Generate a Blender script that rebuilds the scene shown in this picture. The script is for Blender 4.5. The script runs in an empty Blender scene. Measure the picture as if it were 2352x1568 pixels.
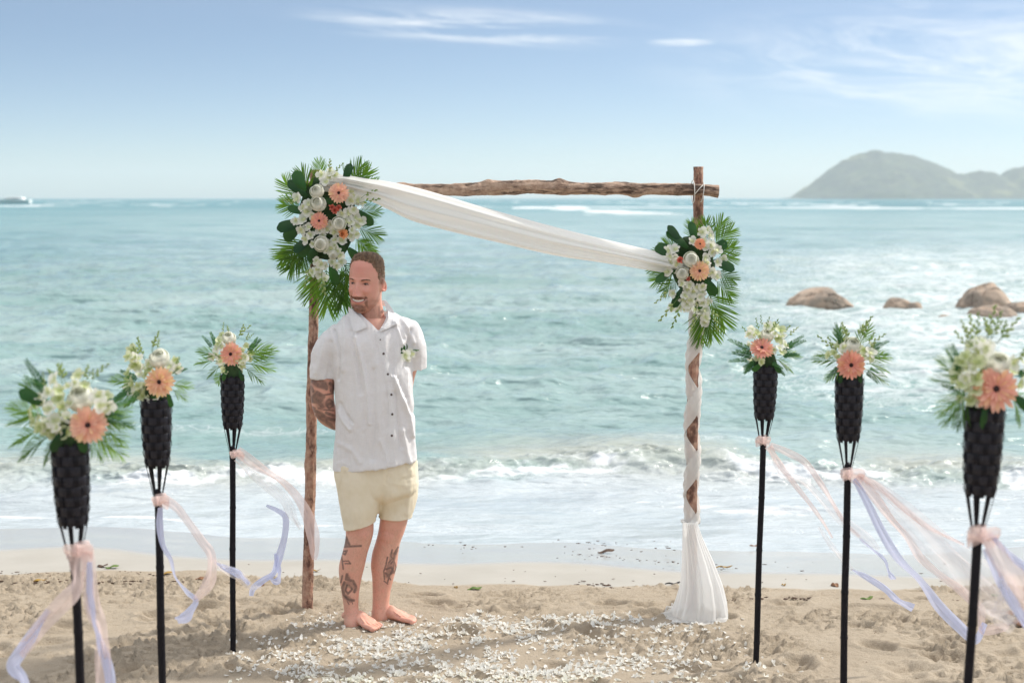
import bpy, math, random
import numpy as np
from mathutils import Vector, Matrix, Quaternion
from mathutils.bvhtree import BVHTree

R = random.Random(7)
NR = np.random.default_rng(11)
sc = bpy.context.scene
COL = sc.collection

# ------------------------------------------------------------------ camera
CAMZ = 2.1
PITCH = math.radians(5.75)
FPX = 2352 * 50.0 / 36.0
cam = bpy.data.cameras.new('camera')
camo = bpy.data.objects.new('camera', cam)
COL.objects.link(camo)
camo.location = (0, 0, CAMZ)
camo.rotation_euler = (math.pi / 2 - PITCH, 0, 0)
cam.lens = 50
cam.sensor_width = 36
cam.clip_start = 0.1
cam.clip_end = 60000
cam.dof.use_dof = True
cam.dof.focus_distance = 6.95
cam.dof.aperture_fstop = 2.6
sc.camera = camo

# ------------------------------------------------------------------ light
SUN_EL = math.radians(46)
SUN_AZ = math.radians(62)          # from +Y (the sea) towards +X
world = bpy.data.worlds.new("World")
sc.world = world
world.use_nodes = True
wt = world.node_tree
wt.nodes.clear()


def wn(t, **k):
    n = wt.nodes.new(t)
    for a, b in k.items():
        setattr(n, a, b)
    return n


def wm(op, a, b=None, c=None):
    n = wn('ShaderNodeMath', operation=op)
    for i, v in enumerate((a, b, c)):
        if v is None:
            continue
        if isinstance(v, (int, float)):
            n.inputs[i].default_value = v
        else:
            wt.links.new(v, n.inputs[i])
    return n.outputs[0]


tc = wn('ShaderNodeTexCoord')
sep = wn('ShaderNodeSeparateXYZ')
wt.links.new(tc.outputs['Generated'], sep.inputs[0])
X, Y, Z = sep.outputs
SKY_STRENGTH = 0.108
sky = wn('ShaderNodeTexSky', sky_type='NISHITA')
sky.sun_disc = False
sky.sun_elevation = SUN_EL
sky.sun_rotation = SUN_AZ
sky.altitude = 0
sky.air_density = 1.0
sky.dust_density = 1.0
sky.ozone_density = 2.0
zz = wm('ADD', wm('MULTIPLY', Z, 2.7), 0.003)
cmb = wn('ShaderNodeCombineXYZ')
wt.links.new(X, cmb.inputs[0]); wt.links.new(Y, cmb.inputs[1]); wt.links.new(zz, cmb.inputs[2])
nrm = wn('ShaderNodeVectorMath', operation='NORMALIZE')
wt.links.new(cmb.outputs[0], nrm.inputs[0])
wt.links.new(nrm.outputs[0], sky.inputs[0])
# thin cirrus: azimuth/elevation plane, long streaks
ysafe = wm('MAXIMUM', wm('ABSOLUTE', Y), 0.05)
az = wm('DIVIDE', X, ysafe)
el = wm('DIVIDE', Z, ysafe)


def cloudnoise(sx, sy, off, scale, det, rough, tilt=0.0, dist=0.4):
    c = wn('ShaderNodeCombineXYZ')
    wt.links.new(wm('ADD', wm('MULTIPLY', az, sx), off), c.inputs[0])
    wt.links.new(wm('MULTIPLY', wm('ADD', el, wm('MULTIPLY', az, tilt)), sy), c.inputs[1])
    n = wn('ShaderNodeTexNoise')
    n.inputs['Scale'].default_value = scale
    n.inputs['Detail'].default_value = det
    n.inputs['Roughness'].default_value = rough
    n.inputs['Distortion'].default_value = dist
    wt.links.new(c.outputs[0], n.inputs['Vector'])
    return n.outputs[0]


def sstep(v, a, b):
    m = wn('ShaderNodeMapRange', interpolation_type='SMOOTHSTEP')
    m.inputs[1].default_value = a; m.inputs[2].default_value = b
    wt.links.new(v, m.inputs[0])
    return m.outputs[0]


def blob(ca, ce, ra, re_, tilt=0.0):
    da = wm('DIVIDE', wm('SUBTRACT', az, ca), ra)
    de = wm('DIVIDE', wm('SUBTRACT', wm('ADD', el, wm('MULTIPLY', wm('SUBTRACT', az, ca), tilt)), ce), re_)
    d = wm('SQRT', wm('ADD', wm('MULTIPLY', da, da), wm('MULTIPLY', de, de)))
    return sstep(d, 1.0, 0.25)


n1 = cloudnoise(5.0, 85, 3.1, 1.0, 9, 0.66, 0.06, 0.7)
n2 = cloudnoise(9, 40, 8.3, 1.0, 9, 0.66, 0.05, 1.0)
n3 = cloudnoise(2.0, 14, 1.0, 1.0, 4, 0.5, 0.0, 0.2)
front = sstep(Y, 0.0, 0.3)
streak = wm('MULTIPLY', blob(-0.022, 0.1185, 0.155, 0.017, 0.055), sstep(n1, 0.40, 0.62))
streak2 = wm('MULTIPLY', blob(0.118, 0.107, 0.03, 0.0035, 0.0), sstep(n2, 0.3, 0.6))
patch = wm('MULTIPLY', blob(0.32, 0.092, 0.26, 0.055, 0.0), sstep(n2, 0.38, 0.70))
patch2 = wm('MULTIPLY', blob(0.33, 0.082, 0.20, 0.034, -0.02), sstep(n1, 0.36, 0.66))
cv = wn('ShaderNodeVectorMath', operation='MULTIPLY')
wt.links.new(tc.outputs['Generated'], cv.inputs[0]); cv.inputs[1].default_value = (1.6, 1.6, 4.0)
nv_ = wn('ShaderNodeTexNoise'); wt.links.new(cv.outputs[0], nv_.inputs['Vector'])
nv_.inputs['Scale'].default_value = 1.6; nv_.inputs['Detail'].default_value = 6; nv_.inputs['Distortion'].default_value = 0.4
fill_veil = wm('ADD', wm('MULTIPLY', sstep(nv_.outputs[0], 0.35, 0.70), 0.30), 0.64)  # unseen cloud veil above the frame, added for more diffuse fill light
m1 = wm('MAXIMUM', wm('MULTIPLY', streak, 0.68), wm('MULTIPLY', streak2, 0.7))
m2 = wm('MAXIMUM', wm('MULTIPLY', patch, 0.58), wm('MULTIPLY', patch2, 0.55))
cl = wm('MULTIPLY', wm('MAXIMUM', m1, m2), front)
cl = wm('MINIMUM', wm('ADD', cl, wm('MULTIPLY', fill_veil, sstep(Z, 0.10, 0.40))), 1.0)
hs = wn('ShaderNodeHueSaturation')
hs.inputs['Saturation'].default_value = 1.05
wt.links.new(sky.outputs[0], hs.inputs['Color'])
tint = wn('ShaderNodeMix', data_type='RGBA', blend_type='MULTIPLY')
tint.inputs[0].default_value = 1.0
wt.links.new(hs.outputs[0], tint.inputs[6])
SKY_TINT = (0.82, 0.865, 0.87, 1)
tint.inputs[7].default_value = SKY_TINT
CLOUD = (7.9, 7.9, 7.9, 1)
mixc = wn('ShaderNodeMix', data_type='RGBA')
wt.links.new(cl, mixc.inputs[0])
wt.links.new(tint.outputs[2], mixc.inputs[6])
mixc.inputs[7].default_value = CLOUD
bg = wn('ShaderNodeBackground')
bg.inputs[1].default_value = SKY_STRENGTH
wt.links.new(mixc.outputs[2], bg.inputs[0])
wo = wn('ShaderNodeOutputWorld')
wt.links.new(bg.outputs[0], wo.inputs[0])

sl = bpy.data.lights.new('sun', 'SUN')
sl.energy = 2.7
sl.angle = math.radians(3.0)
sl.color = (1.0, 0.95, 0.86)
slo = bpy.data.objects.new('sun', sl)
COL.objects.link(slo)
sdir = Vector((math.cos(SUN_EL) * math.sin(SUN_AZ), math.cos(SUN_EL) * math.cos(SUN_AZ), math.sin(SUN_EL)))
slo.rotation_euler = sdir.to_track_quat('Z', 'Y').to_euler()
slo.location = (30, 30, 50)

sc.view_settings.view_transform = 'Standard'
sc.view_settings.look = 'None'
sc.view_settings.exposure = 0.54
sc.view_settings.gamma = 1.0
sc.view_settings.use_curve_mapping = False
cy = sc.cycles
cy.use_denoising = True
cy.max_bounces = 8
cy.diffuse_bounces = 3
cy.glossy_bounces = 3
cy.transmission_bounces = 4
cy.transparent_max_bounces = 16
cy.volume_bounces = 1
cy.sample_clamp_indirect = 8
cy.caustics_reflective = False
cy.caustics_refractive = False

# ------------------------------------------------------------------ helpers
cp, sp = math.cos(PITCH), math.sin(PITCH)


def P(x, y, Yd):
    """point seen at picture position (x, y of a 2352-wide picture) at distance Yd"""
    a = (x - 1176) / FPX
    b = -(y - 784) / FPX
    ry = cp + sp * b
    rz = -sp + cp * b
    t = Yd / ry
    return Vector((a * t, Yd, CAMZ + rz * t))


def G(x, y, z=0.0):
    a = (x - 1176) / FPX
    b = -(y - 784) / FPX
    ry = cp + sp * b
    rz = -sp + cp * b
    t = (z - CAMZ) / rz
    return Vector((a * t, ry * t, z))


def to_px(co):
    """world points (n,3) -> picture x, y"""
    co = np.asarray(co, float)
    x = co[:, 0]; yy = co[:, 1]; z = co[:, 2] - CAMZ
    d = yy * cp - z * sp
    u = yy * sp + z * cp
    return 1176 + FPX * x / d, 784 - FPX * u / d


_perm = NR.permutation(4096)
_rnd = NR.random(4096)


def _h(ix, iy, iz):
    a = _perm[(ix & 4095)]
    b = _perm[((iy + a) & 4095)]
    return _rnd[_perm[((iz + b) & 4095)]]


def vn(x, y, z=0.0):
    """value noise 0..1, vectorised"""
    x = np.asarray(x, float); y = np.asarray(y, float) + 0 * x; z = np.asarray(z, float) + 0 * x
    ix = np.floor(x).astype(int); iy = np.floor(y).astype(int); iz = np.floor(z).astype(int)
    fx = x - ix; fy = y - iy; fz = z - iz
    fx = fx * fx * (3 - 2 * fx); fy = fy * fy * (3 - 2 * fy); fz = fz * fz * (3 - 2 * fz)
    def L(a, b, t): return a + (b - a) * t
    r0 = L(L(_h(ix, iy, iz), _h(ix + 1, iy, iz), fx), L(_h(ix, iy + 1, iz), _h(ix + 1, iy + 1, iz), fx), fy)
    r1 = L(L(_h(ix, iy, iz + 1), _h(ix + 1, iy, iz + 1), fx), L(_h(ix, iy + 1, iz + 1), _h(ix + 1, iy + 1, iz + 1), fx), fy)
    return L(r0, r1, fz)


def fbm(x, y, z=0.0, o=4, g=0.5):
    s = 0; a = 1; n = 0; k = 1
    for i in range(o):
        s = s + a * vn(np.asarray(x) * k + 17.3 * i, np.asarray(y) * k + 5.1 * i, np.asarray(z) * k + 3.7 * i)
        n += a; a *= g; k *= 2.03
    return s / n          # 0..1


def ss(v, a, b):
    t = np.clip((np.asarray(v, float) - a) / (b - a), 0, 1)
    return t * t * (3 - 2 * t)


def mesh_from(name, V, F, smooth=True, mats=(), fm=None):
    me = bpy.data.meshes.new(name)
    V = np.asarray(V, dtype=np.float32).reshape(-1, 3)
    if isinstance(F, np.ndarray) and F.ndim == 2:
        n, k = F.shape
        me.vertices.add(len(V)); me.vertices.foreach_set('co', V.ravel())
        me.loops.add(n * k); me.loops.foreach_set('vertex_index', F.astype(np.int32).ravel())
        me.polygons.add(n); me.polygons.foreach_set('loop_start', np.arange(0, n * k, k, dtype=np.int32))
        me.polygons.foreach_set('loop_total', np.full(n, k, dtype=np.int32))
        me.update(calc_edges=True)
    else:
        me.from_pydata([tuple(v) for v in V.tolist()], [], [tuple(f) for f in F])
    for m in mats:
        me.materials.append(m)
    if fm is not None:
        me.polygons.foreach_set('material_index', np.asarray(fm, dtype=np.int32))
    if smooth:
        me.polygons.foreach_set('use_smooth', np.ones(len(me.polygons), dtype=bool))
    me.validate()
    return me


def grid_faces(nr, nc, closed=False):
    i = np.arange(nr - 1)[:, None]
    jn = nc if closed else nc - 1
    j = np.arange(jn)[None, :]
    j2 = (j + 1) % nc
    a = i * nc + j; b = i * nc + j2; c = (i + 1) * nc + j2; d = (i + 1) * nc + j
    return np.stack([a, b, c, d], -1).reshape(-1, 4)


def attr(me, name, vals):
    a = me.attributes.new(name, 'FLOAT', 'POINT')
    a.data.foreach_set('value', np.asarray(vals, dtype=np.float32).ravel())


def cattr(me, name, cols):
    a = me.color_attributes.new(name, 'FLOAT_COLOR', 'POINT')
    c = np.ones((len(cols), 4), dtype=np.float32); c[:, :3] = cols
    a.data.foreach_set('color', c.ravel())


def obj(name, me, parent=None, loc=None):
    o = bpy.data.objects.new(name, me)
    COL.objects.link(o)
    if parent is not None:
        o.parent = parent
    if loc is not None:
        o.location = loc
    return o


def tag(o, label=None, cat=None, group=None, kind=None):
    if label: o['label'] = label
    if cat: o['category'] = cat
    if group: o['group'] = group
    if kind: o['kind'] = kind
    return o


def empty(name, loc=(0, 0, 0), parent=None):
    o = bpy.data.objects.new(name, None)
    COL.objects.link(o)
    o.location = loc
    o.empty_display_size = 0.1
    if parent is not None:
        o.parent = parent
    return o


class MB:
    """gathers vertices and faces for one mesh"""
    def __init__(s):
        s.V = []; s.F = []; s.C = []; s.M = []; s.n = 0

    def add(s, V, F, col=None, mi=0):
        V = np.asarray(V, float).reshape(-1, 3)
        F = [tuple(int(i) + s.n for i in f) for f in F]
        s.V.append(V); s.F += F; s.M += [mi] * len(F)
        if col is None: col = (1, 1, 1)
        c = np.asarray(col, float)
        if c.ndim == 1: c = np.tile(c, (len(V), 1))
        s.C.append(c); s.n += len(V)

    def mesh(s, name, mats=(), smooth=True):
        me = mesh_from(name, np.concatenate(s.V), s.F, smooth, mats, s.M)
        cattr(me, 'Col', np.concatenate(s.C))
        return me

    # strip with a cross profile, follows pts with side vectors
    def grid(s, V, nr, nc, closed=False, col=None, mi=0):
        s.add(V, grid_faces(nr, nc, closed).tolist(), col, mi)

    def tube(s, pts, rad, seg=8, col=None, mi=0, cap=True, squash=None):
        V, F = tube_geo(pts, rad, seg, cap, squash)
        s.add(V, F, col, mi)


def frames(pts):
    pts = np.asarray(pts, float)
    T = np.gradient(pts, axis=0)
    T /= np.linalg.norm(T, axis=1)[:, None] + 1e-12
    up = np.array([0, 0, 1.0]) if abs(T[0][2]) < 0.9 else np.array([0, -1.0, 0])
    N = []
    n = up - T[0] * up.dot(T[0]); n /= np.linalg.norm(n)
    for t in T:
        n = n - t * n.dot(t); n /= np.linalg.norm(n) + 1e-12
        N.append(n.copy())
    N = np.array(N)
    B = np.cross(T, N)
    return T, N, B


def tube_geo(pts, rad, seg=8, cap=True, squash=None):
    pts = np.asarray(pts, float)
    T, N, B = frames(pts)
    rad = np.broadcast_to(np.asarray(rad, float), (len(pts),))
    sq = 1.0 if squash is None else squash
    a = np.linspace(0, 2 * math.pi, seg, endpoint=False)
    V = pts[:, None, :] + rad[:, None, None] * (np.cos(a)[None, :, None] * N[:, None, :] + sq * np.sin(a)[None, :, None] * B[:, None, :])
    V = V.reshape(-1, 3)
    F = grid_faces(len(pts), seg, True).tolist()
    if cap:
        F.append(list(range(seg))[::-1])
        F.append([(len(pts) - 1) * seg + i for i in range(seg)])
    return V, F


def crom(pts, n):
    """Catmull-Rom resample"""
    p = np.asarray(pts, float)
    if len(p) < 3:
        t = np.linspace(0, 1, n)[:, None]
        return p[0] * (1 - t) + p[-1] * t
    q = np.vstack([2 * p[0] - p[1], p, 2 * p[-1] - p[-2]])
    t = np.linspace(0, len(p) - 1, n)
    i = np.minimum(t.astype(int), len(p) - 2)
    f = (t - i)[:, None]
    a, b, c, d = q[i], q[i + 1], q[i + 2], q[i + 3]
    return 0.5 * ((2 * b) + (-a + c) * f + (2 * a - 5 * b + 4 * c - d) * f ** 2 + (-a + 3 * b - 3 * c + d) * f ** 3)


# ------------------------------------------------------------------ materials
def newmat(name):
    m = bpy.data.materials.new(name)
    m.use_nodes = True
    nt = m.node_tree
    for n in list(nt.nodes):
        nt.nodes.remove(n)
    return m, nt


class NT:
    def __init__(s, nt): s.nt = nt
    def n(s, t, **k):
        x = s.nt.nodes.new(t)
        for a, b in k.items(): setattr(x, a, b)
        return x
    def link(s, a, b): s.nt.links.new(a, b)
    def setin(s, inp, v):
        if isinstance(v, bpy.types.NodeSocket): s.link(v, inp)
        elif isinstance(v, (tuple, list)) and len(v) == 3 and inp.type == 'RGBA': inp.default_value = (*v, 1)
        else: inp.default_value = v
    def math(s, op, a, b=None, c=None):
        x = s.n('ShaderNodeMath', operation=op)
        for i, v in enumerate((a, b, c)):
            if v is not None: s.setin(x.inputs[i], v)
        return x.outputs[0]
    def ramp(s, v, a, b, lo=0.0, hi=1.0, smooth=True):
        x = s.n('ShaderNodeMapRange', interpolation_type='SMOOTHSTEP' if smooth else 'LINEAR')
        s.setin(x.inputs[0], v); x.inputs[1].default_value = a; x.inputs[2].default_value = b
        x.inputs[3].default_value = lo; x.inputs[4].default_value = hi
        return x.outputs[0]
    def mix(s, f, a, b, blend='MIX'):
        x = s.n('ShaderNodeMix', data_type='RGBA', blend_type=blend)
        s.setin(x.inputs[0], f); s.setin(x.inputs[6], a); s.setin(x.inputs[7], b)
        return x.outputs[2]
    def noise(s, vec, scale, det=4, rough=0.5, dist=0.0, out=0):
        x = s.n('ShaderNodeTexNoise')
        if vec is not None: s.link(vec, x.inputs['Vector'])
        x.inputs['Scale'].default_value = scale; x.inputs['Detail'].default_value = det
        x.inputs['Roughness'].default_value = rough; x.inputs['Distortion'].default_value = dist
        return x.outputs[out]
    def coord(s, kind='Object', scale=None):
        t = s.n('ShaderNodeTexCoord').outputs[kind]
        if scale is None: return t
        m = s.n('ShaderNodeMapping'); s.link(t, m.inputs[0]); m.inputs['Scale'].default_value = scale
        return m.outputs[0]
    def pos(s, scale=None):
        t = s.n('ShaderNodeNewGeometry').outputs['Position']
        if scale is None: return t
        m = s.n('ShaderNodeMapping'); s.link(t, m.inputs[0]); m.inputs['Scale'].default_value = scale
        return m.outputs[0]
    def bump(s, h, strength, dist=0.01, normal=None):
        x = s.n('ShaderNodeBump'); s.link(h, x.inputs['Height'])
        s.setin(x.inputs['Strength'], strength); x.inputs['Distance'].default_value = dist
        if normal is not None: s.link(normal, x.inputs['Normal'])
        return x.outputs[0]
    def attr(s, name, out='Fac'):
        x = s.n('ShaderNodeAttribute'); x.attribute_name = name
        return x.outputs[out]
    def principled(s, **k):
        x = s.n('ShaderNodeBsdfPrincipled')
        for a, v in k.items():
            s.setin(x.inputs[a.replace('_', ' ')], v)
        return x
    def out(s, sh):
        o = s.n('ShaderNodeOutputMaterial'); s.link(sh, o.inputs[0]); return o


def simple(name, c1, c2=None, scale=20, rough=0.6, bump=0.0, bscale=60, stretch=None, spec=0.5, sss=0.0, vcol=False, bdist=0.01):
    m, nt = newmat(name); N = NT(nt)
    co = N.coord('Object', stretch) if stretch else N.coord('Object')
    col = c1
    if c2 is not None:
        col = N.mix(N.ramp(N.noise(co, scale, 5, 0.6), 0.3, 0.7), c1, c2)
    if vcol:
        base = N.attr('Col', 'Color')
        col = N.mix(1.0, base, col, 'MULTIPLY')
    p = N.principled(Base_Color=col, Roughness=rough)
    p.inputs['Specular IOR Level'].default_value = spec
    if bump:
        p_n = N.bump(N.noise(co, bscale, 5, 0.6), bump, bdist)
        N.link(p_n, p.inputs['Normal'])
    N.out(p.outputs[0])
    return m


def leafy(name, c1, c2, trans=0.35, rough=0.45, scale=15, vcol=False):
    """thin leaf or petal: diffuse + light coming through"""
    m, nt = newmat(name); N = NT(nt)
    co = N.coord('Object')
    oi = N.n('ShaderNodeObjectInfo').outputs['Random']
    f = N.math('ADD', N.math('MULTIPLY', N.noise(co, scale, 3, 0.5), 0.7), N.math('MULTIPLY', oi, 0.35))
    col = N.mix(N.ramp(f, 0.25, 0.8), c1, c2)
    if vcol:
        col = N.mix(1.0, N.attr('Col', 'Color'), col, 'MULTIPLY')
    p = N.principled(Base_Color=col, Roughness=rough)
    p.inputs['Specular IOR Level'].default_value = 0.35
    t = N.n('ShaderNodeBsdfTranslucent'); N.setin(t.inputs[0], col)
    mx = N.n('ShaderNodeMixShader'); mx.inputs[0].default_value = trans
    N.link(p.outputs[0], mx.inputs[1]); N.link(t.outputs[0], mx.inputs[2])
    N.out(mx.outputs[0])
    return m


def cloth(name, col, alpha=0.75, trans=0.45, weave=900, rough=0.8, bump=0.15):
    m, nt = newmat(name); N = NT(nt)
    co = N.coord('Object')
    d = N.n('ShaderNodeBsdfDiffuse'); N.setin(d.inputs[0], col)
    wv = N.noise(co, weave, 2, 0.5)
    N.link(N.bump(N.noise(co, 60, 4, 0.6), bump, 0.004), d.inputs['Normal'])
    t = N.n('ShaderNodeBsdfTranslucent'); N.setin(t.inputs[0], col)
    m1 = N.n('ShaderNodeMixShader'); m1.inputs[0].default_value = trans
    N.link(d.outputs[0], m1.inputs[1]); N.link(t.outputs[0], m1.inputs[2])
    if alpha >= 1:
        N.out(m1.outputs[0]); return m
    tr = N.n('ShaderNodeBsdfTransparent')
    m2 = N.n('ShaderNodeMixShader')
    lw = N.n('ShaderNodeLayerWeight'); lw.inputs[0].default_value = 0.35
    fac = N.math('ADD', alpha, N.math('MULTIPLY', lw.outputs['Facing'], (1 - alpha)))
    N.link(fac, m2.inputs[0])
    N.link(tr.outputs[0], m2.inputs[1]); N.link(m1.outputs[0], m2.inputs[2])
    N.out(m2.outputs[0])
    return m
# ------------------------------------------------------------------ beach
SEA = -0.20


def shore_y(x):
    """distance at which the wet sand meets the resting water line"""
    x = np.asarray(x, float)
    return 9.75 - 0.55 * ss(x, -2.6, 1.0) + 0.10 * np.sin(x * 1.7 + 1) + 0.05 * np.sin(x * 4.1) + 0.35 * ss(x, -2.0, -3.6) * 0


FOOT = []
for i in range(150):
    FOOT.append((NR.uniform(-3.6, 3.6), NR.uniform(5.7, 7.45), NR.uniform(0.05, 0.12), NR.uniform(0.035, 0.065), NR.uniform(-0.7, 0.7), NR.uniform(0.012, 0.036)))
for px_, py_, a_, d_ in ((1400, 1388, .09, .03), (1190, 1400, .1, .025), (1480, 1410, .1, .03), (310, 1535, .07, .035), (350, 1410, .07, .03), (2170, 1505, .1, .03), (2180, 1320 + 130, .1, .02), (2030, 1400, .1, .02), (1340, 1500, .1, .02), (1255, 1440, .09, .025), (2080, 1555, .08, .02)):
    g = G(px_, py_)
    FOOT.append((g.x, g.y, a_, 0.05, 0.1, d_))


def dry_edge(x):
    x = np.asarray(x, float)
    return 7.70 + 0.35 * np.exp(-((x + 2.2) / 1.2) ** 2) - 0.10 * np.sin(x * 1.1 + 0.5) + 0.12 * np.exp(-((x - 0.5) / 0.5) ** 2) + 0.1 * (fbm(x * 2.2, 3.3, 0, 4) - 0.5) * 2


def sand_z(x, y):
    x = np.asarray(x, float); y = np.asarray(y, float)
    sy = shore_y(x)
    e = dry_edge(x)
    # slope from the dry flat down to the water
    t = np.clip((y - 7.2) / (sy - 7.2), 0, None)
    z = np.where(y < 7.2, 0.0, SEA * np.minimum(t, 1) ** 1.15 - 0.09 * np.clip(y - sy, 0, 60))
    dry = 1 - ss(y + 0.10 * (fbm(x * 6, y * 6, 1, 3) - 0.5), e - 0.10, e + 0.06)
    z = z + 0.012 * dry * ss(y, e - 1.2, e - 0.05)
    lump = (fbm(x * 5, y * 6, 2, 3) - 0.5) * 0.016 + (fbm(x * 26, y * 34, 7, 3, 0.7) - 0.5) * 0.014
    lump = lump + 0.016 * ss(fbm(x * 44, y * 60, 9, 2), 0.60, 0.78)
    lump = lump - 0.018 * ss(fbm(x * 24, y * 42, 19, 2), 0.60, 0.8)
    z = z + dry * lump * (0.22 + 1.35 * ss(fbm(x * 1.9, y * 2.6, 5, 3), 0.38, 0.62))
    for (fx, fy, ra, rb, an, dp) in FOOT:
        m = (np.abs(x - fx) < 0.35) & (np.abs(y - fy) < 0.35)
        if not np.any(m): continue
        dx = x[m] - fx; dy = y[m] - fy
        u = (dx * math.cos(an) + dy * math.sin(an)) / ra
        v = (-dx * math.sin(an) + dy * math.cos(an)) / rb
        r = np.sqrt(u * u + v * v)
        dz = -dp * (1 - ss(r, 0.55, 1.15)) + dp * 0.35 * np.exp(-((r - 1.35) / 0.28) ** 2)
        z[m] = z[m] + dz * dry[m]
    z = z + (1 - dry) * ((fbm(x * 1.5, y * 2, 4, 3) - 0.5) * 0.012)
    # little mounds at the torch and post feet
    for (mx, my, mr, mh) in MOUNDS:
        m = (np.abs(x - mx) < mr * 4) & (np.abs(y - my) < mr * 4)
        if np.any(m):
            r2 = ((x[m] - mx) ** 2 + (y[m] - my) ** 2) / mr ** 2
            z[m] = z[m] + mh * np.exp(-r2)
    return z


MOUNDS = [(G(535, 1522).x, G(535, 1522).y, 0.07, 0.02), (G(1735, 1550).x, G(1735, 1550).y, 0.08, 0.035), (G(706, 1420).x, G(706, 1420).y, 0.07, 0.018)]

xs = np.concatenate([-3.9 - np.geomspace(0.03, 120, 26)[::-1], np.linspace(-3.9, 3.9, 640), 3.9 + np.geomspace(0.03, 120, 26)])
ys = np.concatenate([-np.geomspace(0.3, 40, 12)[::-1], np.linspace(0, 5.4, 24), np.linspace(5.42, 8.1, 260), np.linspace(8.12, 10.4, 70), np.geomspace(10.6, 70, 20)])
gx, gy = np.meshgrid(xs, ys)
gz = sand_z(gx.ravel(), gy.ravel())
me = mesh_from('beach', np.stack([gx.ravel(), gy.ravel(), gz], -1), grid_faces(len(ys), len(xs)))
e_ = dry_edge(gx.ravel()); syy = shore_y(gx.ravel()); yf = gy.ravel(); xf = gx.ravel()
dry_a = 1 - ss(yf + 0.10 * (fbm(xf * 6, yf * 6, 1, 3) - 0.5), e_ - 0.08, e_ + 0.05)
wl = syy - 0.95 + 0.12 * (fbm(xf * 1.1, 1.0, 8, 3) - 0.5) * 2 - 0.15 * ss(xf, 0.2, 2.6)
wet_a = ss(yf, wl - 0.10, wl + 0.10)
attr(me, 'dry', dry_a); attr(me, 'wet', wet_a)
m, nt = newmat('sand'); N = NT(nt)
pos = N.pos()
dry = N.attr('dry'); wet = N.attr('wet')
c = N.mix(N.ramp(N.noise(pos, 3, 5, 0.6), 0.3, 0.7), (0.41, 0.34, 0.255), (0.49, 0.415, 0.32))
c = N.mix(N.ramp(N.noise(pos, 260, 3, 0.7), 0.35, 0.75), c, (0.30, 0.235, 0.165))
pit_shade = N.ramp(N.noise(pos, 42, 2, 0.5), 0.71, 0.75)  # dark flecks paint the shade of tiny pits into the sand
c = N.mix(N.math('MULTIPLY', pit_shade, 0.6), c, (0.16, 0.10, 0.06))
damp = N.mix(N.ramp(N.noise(pos, 2.2, 4, 0.6), 0.3, 0.7), (0.385, 0.36, 0.315), (0.43, 0.405, 0.36))
c = N.mix(dry, damp, c)
wetc = (0.42, 0.41, 0.385)
c = N.mix(wet, c, wetc)
rg = N.math('ADD', N.math('MULTIPLY', dry, 0.22), 0.68)
rg = N.math('SUBTRACT', rg, N.math('MULTIPLY', wet, 0.56))
p = N.principled(Base_Color=c, Roughness=rg)
p.inputs['Specular IOR Level'].default_value = 0.5
h = N.math('ADD', N.noise(pos, 45, 5, 0.65), N.math('MULTIPLY', N.noise(pos, 220, 3, 0.6), 0.5))
bs = N.math('ADD', N.math('MULTIPLY', dry, 0.70), 0.04)
N.link(N.bump(h, bs, 0.014), p.inputs['Normal'])
N.out(p.outputs[0])
me.materials.append(m)
tag(obj('beach', me), kind='structure', label='pale sandy beach, footprints in dry sand and a smooth wet band by the water')

# ------------------------------------------------------------------ sea
ROCKS = [  # px left, right, top, waterline, depth stretch, seed, tone
    (1808, 1978, 664, 718, 1.0, 1), (2030, 2103, 688, 724, 1.1, 2), (2088, 2127, 699, 728, 1.0, 3),
    (2202, 2350, 653, 722, 1.0, 4), (2230, 2345, 706, 741, 0.8, 5), (2300, 2400, 697, 735, 0.9, 6), (2157, 2212, 728, 745, 1.0, 7)]


def rock_pos(r):
    return G((r[0] + r[1]) / 2, r[3] - 4, SEA)


invd = np.linspace(1 / 9.0, 1 / 9000.0, 640)
yr = np.concatenate([np.linspace(8.3, 8.98, 14), 1 / invd])
# more rows in the surf
yr = np.unique(np.concatenate([yr, np.linspace(9, 15, 230)]))
yr = np.concatenate([yr, [14000]])
tcol = np.concatenate([-np.geomspace(0.47, 4, 14)[::-1], np.linspace(-0.46, 0.46, 560), np.geomspace(0.47, 4, 14)])
wx = yr[:, None] * tcol[None, :]
wy = np.repeat(yr[:, None], len(tcol), 1)
dyr = np.gradient(yr)[:, None] + 0 * wx
x_, y_ = wx.ravel(), wy.ravel(); sp_ = dyr.ravel()


def band(lam):
    return 1 - ss(sp_ / lam, 0.25, 0.7)


sy_ = shore_y(x_)
out = ss(y_ - sy_, 0.0, 2.6)          # 0 at the edge of the water
deep = ss(y_, 12.4, 17)
z_ = np.zeros_like(x_)
wob = (fbm(x_ * 0.12, y_ * 0.12, 3, 2) - 0.5) * 4
# ridged chop: short crests, leaning towards the shore
def ridge(n): return 1 - np.abs(2 * n - 1)
z_ += deep * band(9) * 0.16 * (fbm(x_ * 0.16, y_ * 0.30 + wob * 0.2, 1, 2) - 0.5) * 2
z_ += deep * band(3) * 0.20 * (ridge(fbm(x_ * 0.50, y_ * 1.05 + wob * 0.3, 21, 2)) - 0.6)
z_ += (0.25 + 0.75 * deep) * out * band(1.2) * 0.15 * (ridge(fbm(x_ * 1.25, y_ * 2.5, 33, 2)) - 0.6)
z_ += (0.35 + 0.65 * deep) * out * band(0.5) * 0.055 * (ridge(fbm(x_ * 3.1, y_ * 6.0, 44, 3)) - 0.6)
z_ += band(60) * ss(y_, 60, 200) * 0.5 * (ridge(fbm(x_ * 0.018, y_ * 0.05, 51, 2)) - 0.6)
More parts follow.
